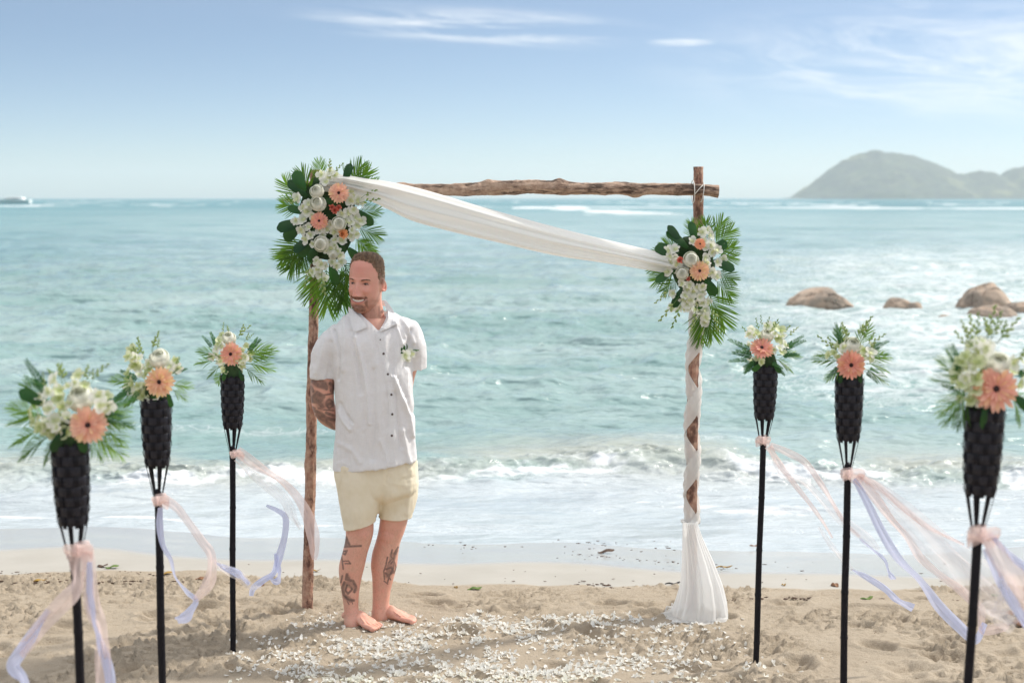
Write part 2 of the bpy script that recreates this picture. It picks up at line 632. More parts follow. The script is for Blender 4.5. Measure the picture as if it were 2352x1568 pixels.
# breaking wave
yb = 11.75 + 0.35 * np.sin(x_ * 0.8 + 0.6) + 0.8 * (fbm(x_ * 0.45, 2.2, 6, 2) - 0.5)
ampb = 0.04 + 0.08 * ss(fbm(x_ * 0.7 + 4.1, 0.7, 9, 2), 0.3, 0.7)
d = y_ - yb
wave = np.where(d < 0, np.exp(-(d / 0.22) ** 2), np.exp(-(d / 0.95) ** 2))
z_ += ampb * wave
foamy = (fbm(x_ * 5, y_ * 5, 61, 4, 0.6) - 0.45)
z_ += 0.15 * foamy * np.exp(-((d + 0.05) / 0.5) ** 2) + 0.05 * (fbm(x_ * 11, y_ * 11, 62, 3) - .5) * np.exp(-((d + 0.05) / 0.5) ** 2)
yb2 = 10.55 + 0.4 * np.sin(x_ * 0.6 + 2.2) + 0.7 * (fbm(x_ * 0.6, 5.2, 16, 2) - 0.5)
d2 = y_ - yb2
w2 = np.where(d2 < 0, np.exp(-(d2 / 0.09) ** 2), np.exp(-(d2 / 0.5) ** 2))
z_ += 0.045 * w2 * ss(fbm(x_ * 0.9, 1.0, 12, 2), 0.35, 0.6)
yb3 = 13.5 + 0.5 * np.sin(x_ * 0.5 + 4) + 1.2 * (fbm(x_ * 0.3, 8.2, 26, 2) - 0.5)
d3 = y_ - yb3
z_ += 0.06 * np.where(d3 < 0, np.exp(-(d3 / 0.35) ** 2), np.exp(-(d3 / 1.0) ** 2))
# far breaker line
farw = (fbm(x_ * 0.012, 0.5, 99, 3) - 0.5) * 160
far = np.exp(-((y_ - 330 + farw) / 38) ** 2) * ss(x_ / y_, -0.15, 0.0)
# the swash: thin sheet creeping up the sand with its own rounded edge
z_ += SEA + 0.012 * (1 - out) * (fbm(x_ * 1.4, 0.3 + 0 * x_, 14, 3))
# foam
foam = np.exp(-((d + 0.22) / 0.30) ** 2) * (0.10 + 0.85 * ss(fbm(x_ * 1.4, y_ * 1.6, 71, 4, .6), 0.38, 0.62)) + 0.35 * np.exp(-((d - 0.35) / 0.5) ** 2) * ss(fbm(x_ * 1.8, y_ * 2.5, 77, 4, .6), 0.45, 0.65)
foam = np.maximum(foam, 0.42 * ss(-d, -0.2, 0.3) * (0.75 + 0.4 * (fbm(x_ * 1.5, y_ * 3, 75, 3) - 0.5) * 2))
edge = np.exp(-((y_ - sy_ - 0.18 - 0.22 * fbm(x_ * 0.8, 1, 90, 3)) / 0.05) ** 2)
foam = np.maximum(foam, 0.85 * edge * ss(fbm(x_ * 1.5, y_ * 4, 91, 3), 0.35, 0.6) * (1 - 0.85 * ss(x_, -1.6, -0.4)))
foam = np.maximum(foam, 0.75 * np.exp(-((d2 + 0.05) / 0.16) ** 2) * ss(fbm(x_ * 1.1, y_ * 5, 93, 4, .6), 0.50, 0.68))
foam = np.maximum(foam, 0.45 * np.exp(-((d3 + 0.1) / 0.25) ** 2) * ss(fbm(x_ * 0.5, 0.9, 92, 2), 0.45, 0.65))
for r in ROCKS:
    g = rock_pos(r)
    rr = np.sqrt(((x_ - g.x) / 2.2) ** 2 + ((y_ - g.y) / 3.2) ** 2)
    foam = np.maximum(foam, 0.62 * (1 - ss(rr, 0.3, 1.5)))
side = ss(x_ / y_, 0.02, 0.30)
foam = np.maximum(foam, (0.42 * side + 0.20) * ss(y_, 13, 17) * (1 - ss(y_, 45, 110)))  # streaky foam film, raised on the right to paint in sun glare
farn = fbm(x_ * 0.035, y_ * 0.012, 95, 4, 0.6)
foam = np.maximum(foam, far * ss(farn, 0.47, 0.56) * 1.0)
foam = np.maximum(foam, 0.9 * ss(fbm(x_ * 0.06, y_ * 0.006, 97, 3), 0.66, 0.72) * ss(y_, 150, 220) * (1 - ss(y_, 900, 1500)))
me = mesh_from('sea', np.stack([x_, y_, z_], -1), grid_faces(len(yr), len(tcol)))
attr(me, 'foam', foam)
shal = (1 - ss(y_, 60, 420)) * (1 - 0.55 * ss(-x_ / y_, 0.12, 0.42) * ss(y_, 16, 60))
attr(me, 'shal', shal)
attr(me, 'silt', np.exp(-((d - 0.3) / 0.8) ** 2) * ss(fbm(x_ * 0.8, y_ * 0.8, 83, 3), 0.3, 0.65))
attr(me, 'milk', ss(-d + 1.3 * (fbm(x_ * 0.9, y_ * 1.4, 87, 4) - 0.5), -0.2, 0.6))
attr(me, 'dist', 1 - ss(y_, 20, 110))
m, nt = newmat('sea_water'); N = NT(nt)
p0 = N.pos()
fo = N.attr('foam'); sh = N.attr('shal'); si = N.attr('silt'); di = N.attr('dist')
strm = N.pos((0.10, 0.22, 0.3))
big = N.noise(strm, 1.0, 4, 0.6)
vs = N.pos((0.010, 0.03, 0.1))
big2 = N.noise(vs, 1.0, 4, 0.6)
deepc = N.mix(N.ramp(big2, 0.35, 0.65), (0.02, 0.17, 0.185), (0.045, 0.235, 0.245))
midc = N.mix(N.ramp(big, 0.3, 0.7), (0.20, 0.335, 0.325), (0.35, 0.46, 0.455))
c = N.mix(sh, deepc, midc)
mk_ = N.attr('milk')
c = N.mix(N.math('MULTIPLY', mk_, 0.85), c, N.mix(N.noise(N.pos((1.2, 3, 1)), 1.0, 5, 0.6), (0.42, 0.47, 0.50), (0.66, 0.70, 0.74)))
c = N.mix(N.math('MULTIPLY', si, 0.75), c, (0.46, 0.46, 0.40))
# lace: noise thresholded by the foam weight
lace = N.noise(N.pos((1.0, 1.7, 1.0)), 2.6, 8, 0.68, 0.6)
lace2 = N.noise(N.pos((1.0, 2.2, 1.0)), 0.5, 6, 0.65, 0.3)
v1 = N.n('ShaderNodeTexVoronoi', feature='DISTANCE_TO_EDGE'); v1.inputs['Scale'].default_value = 5.5
warp = N.n('ShaderNodeVectorMath', operation='ADD')
N.link(N.pos((1, 1.5, 0)), warp.inputs[0])
wsc = N.n('ShaderNodeVectorMath', operation='SCALE'); N.link(N.noise(p0, 2.5, 4, 0.6, 0, 1), wsc.inputs[0]); wsc.inputs['Scale'].default_value = 0.5
N.link(wsc.outputs[0], warp.inputs[1]); N.link(warp.outputs[0], v1.inputs['Vector'])
net = N.ramp(v1.outputs[0], 0.12, 0.0)
w = N.math('ADD', N.math('ADD', N.math('MULTIPLY', lace, 0.62), N.math('MULTIPLY', lace2, 0.38)), N.math('MULTIPLY', fo, 0.62))
fm = N.ramp(w, 0.74, 1.08)
fm = N.math('MAXIMUM', fm, N.math('MULTIPLY', N.math('MULTIPLY', net, N.ramp(fo, 0.2, 0.6)), 0.5))
c = N.mix(fm, c, (0.74, 0.77, 0.79))
rg = N.math('ADD', N.math('MULTIPLY', fm, 0.6), 0.13)
pr = N.principled(Base_Color=c, Roughness=rg)
pr.inputs['IOR'].default_value = 1.33
N.setin(pr.inputs['Specular IOR Level'], N.math('ADD', N.math('MULTIPLY', di, 0.45), 0.06))
h1 = N.noise(N.pos((1.0, 2.0, 1.0)), 5.0, 5, 0.6)
h2 = N.noise(N.pos((0.5, 1.1, 1.0)), 1.1, 4, 0.6)
h3 = N.noise(N.pos((0.08, 0.2, 1.0)), 1.0, 4, 0.65)
b1 = N.bump(h1, N.math('MULTIPLY', di, 0.5), 0.06)
b2 = N.bump(h2, 0.8, 0.35, b1)
b3 = N.bump(h3, 0.6, 1.2, b2)
N.link(b3, pr.inputs['Normal'])
N.out(pr.outputs[0])
me.materials.append(m)
tag(obj('sea', me), kind='structure', label='turquoise sea with chop, a small breaking wave and white swash on the sand')

# ------------------------------------------------------------------ island hills
HY = 5200.0
prof = [(1805, 456), (1828, 452), (1834, 440), (1858, 425), (1878, 408), (1900, 390), (1925, 373), (1958, 358), (1985, 351), (2000, 345), (2014, 349), (2050, 354), (2090, 360), (2130, 374), (2160, 385), (2185, 399), (2203, 402), (2245, 393), (2270, 397), (2292, 405), (2312, 391), (2340, 384), (2400, 383), (2480, 372), (2560, 380), (2680, 395), (2800, 420), (2900, 456)]
prof = np.array(prof, float)
hx = np.linspace(1800, 2905, 300)
hp = np.interp(hx, prof[:, 0], prof[:, 1])
Xw = (hx - 1176) / FPX * HY
Hh = np.maximum((456 - hp) / FPX * HY, 0) + 2.5
nd = 70
dd = np.linspace(-1, 1, nd)
X2, D2 = np.meshgrid(Xw, dd)
H2 = np.meshgrid(Hh, dd)[0]
hw = 160 + 1.6 * H2
Y2 = HY + D2 * hw
sh_ = np.clip(1 - np.abs(D2) ** 1.25, 0, 1)
n_ = fbm(X2 / 60, Y2 / 60, 2, 5, 0.55) - 0.5
n2_ = ridge(fbm(X2 / 130, Y2 / 160, 12, 3)) - 0.6
Z2 = H2 * sh_ + (n_ * 0.16 + n2_ * 0.22 * (1 - sh_)) * H2 * ss(np.abs(D2), 0.0, 0.25) * (sh_ > 0) + (fbm(X2 / 16, Y2 / 16, 5, 3) - 0.5) * 12 * ss(H2, 5, 40) * sh_ ** 0.3
Z2 = np.where(np.abs(D2) > 0.99, -3, Z2) + SEA
Z2[:, 0] = -3; Z2[:, -1] = -3
me = mesh_from('hills', np.stack([X2.ravel(), Y2.ravel(), Z2.ravel()], -1), grid_faces(nd, len(hx)))
m, nt = newmat('hill_forest'); N = NT(nt)
p0 = N.pos()
c = N.mix(N.ramp(N.noise(p0, 0.02, 6, 0.65), 0.35, 0.65), (0.028, 0.042, 0.035), (0.08, 0.105, 0.055))
c = N.mix(N.ramp(N.noise(p0, 0.006, 4, 0.6), 0.55, 0.7), c, (0.20, 0.21, 0.10))
pr = N.principled(Base_Color=c, Roughness=0.9)
N.link(N.bump(N.noise(p0, 0.08, 5, 0.7), 1.0, 8), pr.inputs['Normal'])
N.out(pr.outputs[0]); me.materials.append(m)
tag(obj('hills', me), kind='structure', label='hazy wooded island hills on the horizon')

# ------------------------------------------------------------------ air
def box_mesh(name, lo, hi):
    V = [(x, y, z) for x in (lo[0], hi[0]) for y in (lo[1], hi[1]) for z in (lo[2], hi[2])]
    F = [(0, 1, 3, 2), (4, 6, 7, 5), (0, 4, 5, 1), (2, 3, 7, 6), (0, 2, 6, 4), (1, 5, 7, 3)]
    return mesh_from(name, V, F, False)


HAZE_D = 0.00013
if HAZE_D:
    zmin = min(float(gz.min()), -3.2) - 1.0
    me = box_mesh('haze', (-57000, -60, zmin), (57000, 14050, 260))
    m, nt = newmat('haze_air'); N = NT(nt)
    v = N.n('ShaderNodeVolumePrincipled')
    v.inputs['Color'].default_value = (0.93, 0.96, 1.0, 1)
    v.inputs['Density'].default_value = HAZE_D
    v.inputs['Anisotropy'].default_value = 0.2
    o = N.n('ShaderNodeOutputMaterial'); N.link(v.outputs[0], o.inputs['Volume'])
    me.materials.append(m)
    tag(obj('haze', me), kind='stuff', label='pale sea haze fading the far island')

# ------------------------------------------------------------------ boulders
def ico(sub):
    import bmesh
    bm = bmesh.new(); bmesh.ops.create_icosphere(bm, subdivisions=sub, radius=1.0)
    V = np.array([v.co[:] for v in bm.verts]); F = [[v.index for v in f.verts] for f in bm.faces]
    bm.free(); return V, F


ICO5 = ico(5); ICO3 = ico(3); ICO2 = ico(2)
m, nt = newmat('granite'); N = NT(nt)
p0 = N.pos()
c = N.mix(N.ramp(N.noise(p0, 2.5, 6, 0.6), 0.35, 0.65), (0.44, 0.315, 0.23), (0.56, 0.43, 0.33))
c = N.mix(N.ramp(N.noise(p0, 1.1, 5, 0.65), 0.5, 0.62), c, (0.31, 0.25, 0.20))
sepz = N.n('ShaderNodeSeparateXYZ'); N.link(p0, sepz.inputs[0])
wetz = N.ramp(N.math('ADD', sepz.outputs[2], N.math('MULTIPLY', N.noise(p0, 3, 4, 0.6), 0.10)), SEA + 0.24, SEA + 0.05)
c = N.mix(N.math('MULTIPLY', wetz, 0.8), c, (0.11, 0.085, 0.065))
pr = N.principled(Base_Color=c, Roughness=N.math('SUBTRACT', 0.8, N.math('MULTIPLY', wetz, 0.5)))
N.link(N.bump(N.noise(p0, 9, 7, 0.7), 0.8, 0.06), pr.inputs['Normal'])
N.out(pr.outputs[0]); GRAN = m
rl = ['broad flat-topped pinkish boulder standing alone in the surf, sloping down at one end',
      'rounded brown boulder with a pinkish face, a small dark one against its side',
      'small dark boulder pressed against the side of the rounded brown one',
      'tall domed boulder, the highest of the rocks in the surf',
      'low flat boulder lying in front of the tall domed one',
      'low boulder beside the tall domed one, cut by the picture edge',
      'tiny low rock barely above the water, between the two boulder clusters']
for k, r in enumerate(ROCKS):
    g = rock_pos(r)
    wd = (r[1] - r[0]) / FPX * g.y / 2
    ht = (r[3] - r[2]) / FPX * g.y
    V, F = ICO5; V = V.copy()
    s = r[5] * 13.7
    n = fbm(V[:, 0] * 1.1 + s, V[:, 1] * 1.1, V[:, 2] * 1.1 + s, 2) - 0.5
    n2 = fbm(V[:, 0] * 3.5 + s, V[:, 1] * 3.5, V[:, 2] * 3.5, 4) - 0.5
    n3 = np.abs(fbm(V[:, 0] * 2.1 + s, V[:, 1] * 2.1, V[:, 2] * 2.1 + 4, 2) - 0.5)
    rad = 1 + 0.5 * n + 0.16 * n2 - 0.12 * np.exp(-(n3 / 0.02) ** 2)
    V = V * rad[:, None]
    # squarish shoulders
    V[:, 2] = np.sign(V[:, 2]) * np.abs(V[:, 2]) ** 0.8
    if k == 0:
        V[:, 2] = np.sign(V[:, 2]) * np.abs(V[:, 2]) ** 0.6
        V[:, 2] *= 1 - 0.42 * ss(V[:, 0], 0.15, 0.9)
        V[:, 2] *= 1 - 0.25 * ss(-V[:, 0], 0.2, 1.0)
        V[:, 2] -= 0.12 * ss(V[:, 0], 0.2, 0.35) * (V[:, 2] > 0)
    if k == 3:
        V[:, 2] *= 1 - 0.5 * ss(V[:, 0], 0.1, 1.0)
    hx_ = (V[:, 0].max() - V[:, 0].min()) / 2
    V[:, 0] = (V[:, 0] - (V[:, 0].max() + V[:, 0].min()) / 2) / hx_ * wd
    V[:, 1] *= wd * 0.8 * r[4]
    V[:, 2] = V[:, 2] / V[:, 2].max() * (ht + 0.02)
    me = mesh_from('boulder', V, F, True, [GRAN])
    o = obj('boulder', me, None, (g.x, g.y + 0.2, SEA - 0.02))
    tag(o, rl[k], 'boulder', 'boulders in the surf')

# ------------------------------------------------------------------ far boat
BY = 640.0
b0 = P(30, 462, BY); sc_ = BY / FPX          # metres per picture unit
bt = empty('motor_boat', (b0.x, BY, SEA))
tag(bt, 'white motor boat with a dark windowed cabin far out by the horizon', 'boat')
WHITE = simple('boat_white', (0.92, 0.92, 0.92), rough=0.5)
DARKG = simple('boat_dark', (0.03, 0.04, 0.07), rough=0.2)
L = 40 * sc_; H = 8.5 * sc_
sec = []
for t in np.linspace(0, 1, 13):
    x = -L + 2 * L * t
    w = 2.6 * (1 - max(0, (0.35 - t) / 0.35) ** 2.2) + 0.02
    top = H * (0.95 + 0.35 * max(0, 0.5 - t))
    for a in np.linspace(0, 1, 9):
        u = -1 + 2 * a
        z = top if abs(u) == 1 else -0.6 + (top + 0.6) * abs(u) ** 2.5
        sec.append((x, w * u, z))
F = grid_faces(13, 9).tolist() + [[r_ * 9, (r_ + 1) * 9, (r_ + 1) * 9 + 8, r_ * 9 + 8] for r_ in range(12)] + [[12 * 9 + i for i in range(9)]]
obj('hull', mesh_from('hull', sec, F, False, [WHITE]), bt)


def prism(x0, x1, z0, z1, hw_, sl0, sl1):
    V = []
    for (x, z, w_) in ((x0, z0, hw_), (x1, z0, hw_), (x1 - sl1, z1, hw_ * .85), (x0 + sl0, z1, hw_ * .85)):
        V += [(x, -w_, z), (x, w_, z)]
    return V, [(0, 2, 4, 6), (1, 7, 5, 3), (0, 1, 3, 2), (4, 5, 7, 6), (0, 6, 7, 1), (2, 3, 5, 4)]


V, F = prism(-L * .45, L * .65, H * .95, H * 1.5, 2.0, 1.2, .3)
cab = obj('cabin', mesh_from('cabin', V, F, False, [WHITE]), bt)
V, F = prism(-L * .40, L * .45, H * 1.16, H * 1.36, 2.06, 1.0, .2)
obj('window', mesh_from('window', V, F, False, [DARKG]), cab)
V, F = prism(-L * .35, L * .5, H * 1.5, H * 1.62, 2.0, .2, .1)
obj('roof', mesh_from('roof', V, F, False, [WHITE]), bt)
# ------------------------------------------------------------------ driftwood arch
def bark_mat(name, c1, c2, c3, sc3):
    m, nt = newmat(name); N = NT(nt)
    co = N.coord('Object')
    st = N.coord('Object', sc3)
    c = N.mix(N.ramp(N.noise(co, 34, 5, 0.7), 0.35, 0.65), c1, c2)
    c = N.mix(N.ramp(N.noise(st, 30, 6, 0.7), 0.45, 0.62), c, c3)
    p = N.principled(Base_Color=c, Roughness=0.85)
    h = N.math('ADD', N.noise(st, 45, 6, 0.7), N.math('MULTIPLY', N.noise(co, 110, 4, 0.6), 0.6))
    N.link(N.bump(h, 0.9, 0.008), p.inputs['Normal'])
    N.out(p.outputs[0]); return m


BARK = bark_mat('bark', (0.40, 0.21, 0.15), (0.56, 0.37, 0.27), (0.14, 0.07, 0.05), (1, 1, 0.45))
BEAMW = bark_mat('beam_wood', (0.38, 0.25, 0.18), (0.54, 0.39, 0.29), (0.08, 0.05, 0.035), (0.25, 1, 1))


def log_mesh(name, pts, rad, seed, mat, knots=(), seg=28, n=150, rough=0.10):
    pts = crom(pts, n)
    T, Nn, B = frames(pts)
    t = np.linspace(0, 1, n)
    rr = np.interp(t, np.linspace(0, 1, len(rad)), rad)
    L_ = np.cumsum(np.r_[0, np.linalg.norm(np.diff(pts, axis=0), axis=1)])
    a = np.linspace(0, 2 * math.pi, seg, endpoint=False)
    ca, sa = np.cos(a), np.sin(a)
    A = ca[None, :] + 0 * t[:, None]; S = sa[None, :] + 0 * t[:, None]; LL = L_[:, None] + 0 * A
    n1_ = fbm(A * 1.3 + seed, S * 1.3, LL * 7, 3) - 0.5
    n2_ = fbm(A * 5 + seed, S * 5, LL * 30, 3) - 0.5
    sway = np.stack([fbm(L_ * 2.2, seed, 1, 2) - 0.5, 0 * L_, fbm(L_ * 2.2, seed, 5, 2) - 0.5], -1)
    R_ = rr[:, None] * (1 + 4.0 * rough * n1_ + 2.0 * rough * n2_)
    for (kt, ka, kr, kh) in knots:
        da = np.abs((a[None, :] - ka + math.pi) % (2 * math.pi) - math.pi) * rr[:, None]
        dl = LL - kt * L_[-1]
        R_ = R_ + kh * np.exp(-(da ** 2 + dl ** 2) / kr ** 2)
    V = pts[:, None, :] + R_[..., None] * (ca[None, :, None] * Nn[:, None, :] + sa[None, :, None] * B[:, None, :])
    V = V.reshape(-1, 3)
    F = grid_faces(n, seg, True).tolist()
    F.append(list(range(seg))[::-1]); F.append([(n - 1) * seg + i for i in range(seg)])
    return mesh_from(name, V, F, True, [mat])


AY = 7.10
arch_base = P(706, 1420, AY)
arch = empty('wedding_arch', (arch_base.x, AY, 0))
tag(arch, 'rustic arch of two rough log posts and a crossbeam standing on the beach', 'arch')
A0 = np.array(arch.location)


def sub(pts): return [np.array(p) - A0 for p in pts]


def psub(pt, o0): return np.array(pt) - o0


postL = [P(722, 390, AY), P(724, 560, AY), P(721, 720, AY), P(716, 900, AY), P(713, 1100, AY), P(709, 1260, AY), P(706, 1425, AY), P(705, 1470, AY)]
o = obj('post', log_mesh('post', sub(postL), [.0235, .024, .0235, .026, .0275, .027, .0275, .028], 3.1, BARK, [(.42, 3, .03, .006), (.62, 1, .03, .006), (.8, 4, .03, .006)], n=220), arch)
postR = [P(1604, 383, AY), P(1604, 500, AY), P(1601, 700, AY), P(1593, 850, AY), P(1590, 1000, AY), P(1588, 1200, AY), P(1586, 1420, AY), P(1585, 1470, AY)]
obj('post', log_mesh('post', sub(postR), [.0255, .0245, .026, .027, .028, .028, .029, .029], 8.4, BARK, [(.5, 3, .03, .006)], n=220), arch)
BY_ = AY - 0.055
beam = [P(690, 428, BY_), P(800, 432, BY_), P(940, 436, BY_), P(1060, 436, BY_), P(1150, 431, BY_), P(1240, 430, BY_), P(1330, 433, BY_), P(1420, 434, BY_), P(1520, 434, BY_), P(1600, 436, BY_), P(1650, 440, BY_)]
obj('crossbeam', log_mesh('crossbeam', sub(beam), [.028, .030, .027, .030, .035, .034, .032, .031, .029, .029, .030], 5.2, BEAMW,
    [(.38, 1.5, .03, .012), (.45, 0.3, .022, .01), (.30, 4.3, .02, .008), (.62, 0.2, .03, .012), (.55, 5.0, .02, .01), (.80, 3.1, .035, .014), (.72, 2.0, .03, .008), (.24, 0.6, .03, .009)], n=380, seg=36, rough=0.13), arch)
ROPE = simple('white_cord', (0.75, 0.74, 0.70), rough=0.8)
mb = MB()
for (x0, y0, x1, y1) in ((1593, 414, 1594, 466), (1617, 418, 1611, 464)):
    a = P(x0, y0, BY_); b = P(x1, y1, BY_)
    cz = (a.z + b.z) / 2; r_ = (a.z - b.z) / 2
    pts = []
    for t in np.linspace(0, 2 * math.pi, 30):
        xx = a.x + (b.x - a.x) * (1 - math.cos(t)) / 2
        pts.append((xx, BY_ + 0.03 - 0.068 * math.sin(t) * (1 if math.sin(t) > 0 else 1.1), cz + r_ * math.cos(t)))
    mb.tube(np.array(pts) - A0, 0.0022, 6)
a = P(1592, 448, BY_); b = P(1612, 425, BY_)
mb.tube(np.array([(a.x, BY_ - .045, a.z), ((a.x + b.x) / 2, BY_ - .05, (a.z + b.z) / 2 + .003), (b.x, BY_ - .045, b.z)]) - A0, 0.002, 6)
obj('cord', mb.mesh('cord', [ROPE]), arch)

# ------------------------------------------------------------------ drape
SHEER = cloth('sheer_chiffon', (0.95, 0.94, 0.915), alpha=0.84, trans=0.40)
SHEER2 = cloth('thin_chiffon', (0.95, 0.95, 0.94), alpha=0.76, trans=0.45)
dr = empty('chiffon_drape', (P(1588, 1420, AY).x, AY - 0.1, 0))
tag(dr, 'long ivory chiffon cloth swagged across the arch and wound down one post', 'drape')
D0 = np.array(dr.location)
top = crom([(735, 398), (790, 402), (845, 411), (880, 415), (940, 427), (1000, 443), (1080, 467), (1160, 490), (1240, 512), (1320, 533), (1420, 557), (1530, 583), (1580, 600)], 150)
bot = crom([(735, 440), (790, 444), (845, 460), (890, 480), (950, 508), (1050, 535), (1150, 558), (1230, 577), (1300, 591), (1370, 601), (1440, 612), (1500, 622), (1580, 632)], 150)
nu, nv = 150, 72
V = []
phs = NR.uniform(0, 6, 8)
for i in range(nu):
    t = i / (nu - 1)
    yd = AY - 0.10 - 0.03 * math.sin(t * math.pi)
    a = np.array(P(top[i][0], top[i][1], yd)); b = np.array(P(bot[i][0], bot[i][1], yd))
    L2 = np.linalg.norm(b - a)
    for j in range(nv):
        # closed flattened tube: the cloth hangs in a hollow roll of pleats
        an = 2 * math.pi * j / nv
        v = 0.5 - 0.5 * math.cos(an)
        side_ = math.sin(an)
        s = v + 0.25 * math.sin(t * 3 + 1) * v * (1 - v)
        pl = 0
        for k, (fr, am) in enumerate(((2.6, .012), (5.3, .008), (9.1, .005), (15.0, .0028))):
            pl += am * math.sin(fr * math.pi * s + phs[k] + t * (1.5 + k) * (1 if k % 2 else -1) + (0.8 if side_ < 0 else 0))
        pl += 0.016 * math.exp(-((s - (0.62 - 0.1 * t)) / 0.05) ** 2)
        dep = side_ * (0.028 + 0.02 * math.sin(math.pi * t)) + (pl * (1.0 if side_ > 0 else 0.6)) * (0.35 + 0.65 * math.sin(math.pi * min(1, v * 1.0)))
        V.append(a * (1 - v) + b * v + np.array([0, -dep, 0]) - D0)
me = mesh_from('swag', V, grid_faces(nu, nv, True), True, [SHEER])
obj('swag', me, dr)


def post_at(y):
    ysx = [383, 500, 700, 850, 1000, 1200, 1420]
    return np.interp(y, ysx, [1604, 1604, 1601, 1593, 1590, 1588, 1586])


def z_of(y): return P(1590, y, AY).z


ytab = np.linspace(560, 1460, 200); ztab = np.array([z_of(v) for v in ytab])
def y_of(z): return np.interp(-z, -ztab, ytab)


PIT = z_of(847) - z_of(992)
zc0 = z_of(847)
TH0 = math.radians(28)           # azimuth of the gaps, turned a little to the right of the viewer
hb = PIT * 0.44


def helix_band(sgn, name, lay):
    n = 260; c = 9
    zt, zb = z_of(640), z_of(1200)
    V = []
    th = np.linspace(0, (zt - zb + hb) / PIT * 2 * math.pi + 1, n)
    for i, t in enumerate(th):
        for j in range(c):
            s = j / (c - 1) - 0.5
            # centre of the band passes half a pitch away from the gap
            z = zt - PIT * t / (2 * math.pi) + s * hb
            z = z + 0.0
            ang = sgn * t + phase[sgn]
            prof = 0.004 * (1 - (2 * s) ** 2) + 0.0022 * math.sin(s * 17 + t * 0.7) + 0.0015 * math.sin(s * 33 + t * 1.3)
            r = 0.0315 + lay * 0.004 + prof + 0.006 * fbm(t * 0.7, s * 2 + sgn, 3, 2)
            if z < zb: r = r * 1.0
            z = max(z, zb)
            px_ = post_at(float(y_of(z)))
            c0 = np.array(P(px_, float(y_of(z)), AY))
            V.append((c0[0] + r * math.sin(ang), AY - r * math.cos(ang), z))
    me = mesh_from(name, np.array(V) - D0, grid_faces(n, c), True, [SHEER])
    return obj(name, me, dr)


# gap centres at z = zc0 - k PIT at azimuth TH0: bands are half a pitch off there
phase = {}
zt_ = z_of(640)
for sgn in (1, -1):
    t_gap = (zt_ - zc0 + 0.5 * PIT) / PIT * 2 * math.pi
    phase[sgn] = TH0 - sgn * t_gap
helix_band(1, 'wrap', 0)
helix_band(-1, 'wrap', 1)
# the tight knot where the wrap ends
mb = MB()
pts = []
c0 = P(1584, 1197, AY)
for t in np.linspace(0, 2 * math.pi, 40):
    pts.append((c0.x + 0.038 * math.sin(t), AY - 0.038 * math.cos(t), c0.z + 0.004 * math.sin(3 * t)))
mb.tube(np.array(pts) - D0, 0.008, 8, cap=False)
obj('knot', mb.mesh('knot', [SHEER]), dr)
# skirt: gathered at the knot, flaring with deep pleats, blown to one side
ly = [1197, 1230, 1290, 1340, 1380, 1410, 1430, 1443]
lx = [1566, 1566, 1564, 1561, 1552, 1541, 1528, 1516]
rx_ = [1603, 1614, 1642, 1662, 1673, 1677, 1675, 1668]
n, c = 90, 200
yy = np.linspace(1197, 1443, n)
lxx = np.interp(yy, ly, lx); rxx = np.interp(yy, ly, rx_)
V = []
pk = NR.uniform(0, 6.28, 6)
for i in range(n):
    t = i / (n - 1)
    cxp = (lxx[i] + rxx[i]) / 2; hwid = (rxx[i] - lxx[i]) / 2 / FPX * AY
    cz = P(cxp, yy[i], AY - 0.05 - 0.06 * t)
    fl = max(0, (t - 0.9) / 0.1)
    for j in range(c):
        an = 2 * math.pi * j / c
        pl = 1 + t ** 0.6 * (0.13 * math.sin(7 * an + pk[0] + t) + 0.07 * math.sin(12 * an + pk[1] - 2 * t) + 0.018 * math.sin(29 * an + pk[2])) + 0.03 * (1 - t) * math.sin(24 * an + pk[3])
        pl += 0.16 * t * (fbm(math.cos(an) * 1.6 + 3, math.sin(an) * 1.6 + 3, t * 2.2, 3) - 0.5) + 0.10 * t * t * (fbm(math.cos(an) * 5 + 3, math.sin(an) * 5 + 3, t * 4, 2) - 0.5)
        rx = hwid * pl * .90; ry = (0.035 + 0.10 * t) * pl
        zz_ = cz.z + fl * 0.018 * math.sin(7 * an + pk[4])
        x = cz.x + rx * math.sin(an) * (1 + 0.08 * fl); y = cz.y - ry * math.cos(an) * (1 + 0.15 * fl)
        V.append((x, y, zz_))
V = np.array(V)
V[:, 2] = np.maximum(V[:, 2], sand_z(V[:, 0], V[:, 1]) + 0.004)
# hem lies on the sand
me = mesh_from('skirt', V - D0, grid_faces(n, c, True), True, [SHEER2])
obj('skirt', me, dr)
# ------------------------------------------------------------------ flower kinds
def arr(*p): return np.array(p, float)


M_GERB = leafy('gerbera_petal', (1, 1, 1), (0.93, 0.93, 0.93), 0.30, 0.5, 30, vcol=True)
M_WHITE = leafy('white_petal', (0.88, 0.88, 0.85), (0.93, 0.93, 0.90), 0.40, 0.5, 20, vcol=True)
M_DARK = simple('gerbera_centre', (0.02, 0.012, 0.012), (0.06, 0.02, 0.02), 300, 0.8, 0.8, 400)
M_PALM = leafy('palm_green', (0.055, 0.15, 0.014), (0.19, 0.36, 0.03), 0.38, 0.40, 6)
M_LEAF = leafy('dark_leaf', (0.012, 0.055, 0.014), (0.04, 0.15, 0.025), 0.18, 0.32, 8)
M_FERN = leafy('fern_green', (0.03, 0.12, 0.035), (0.08, 0.22, 0.05), 0.25, 0.5, 10)
M_BUD = leafy('orchid_bud', (0.22, 0.36, 0.09), (0.42, 0.52, 0.20), 0.25, 0.5, 20)
M_STEM = simple('green_stem', (0.07, 0.15, 0.03), (0.12, 0.22, 0.05), 30, 0.6)


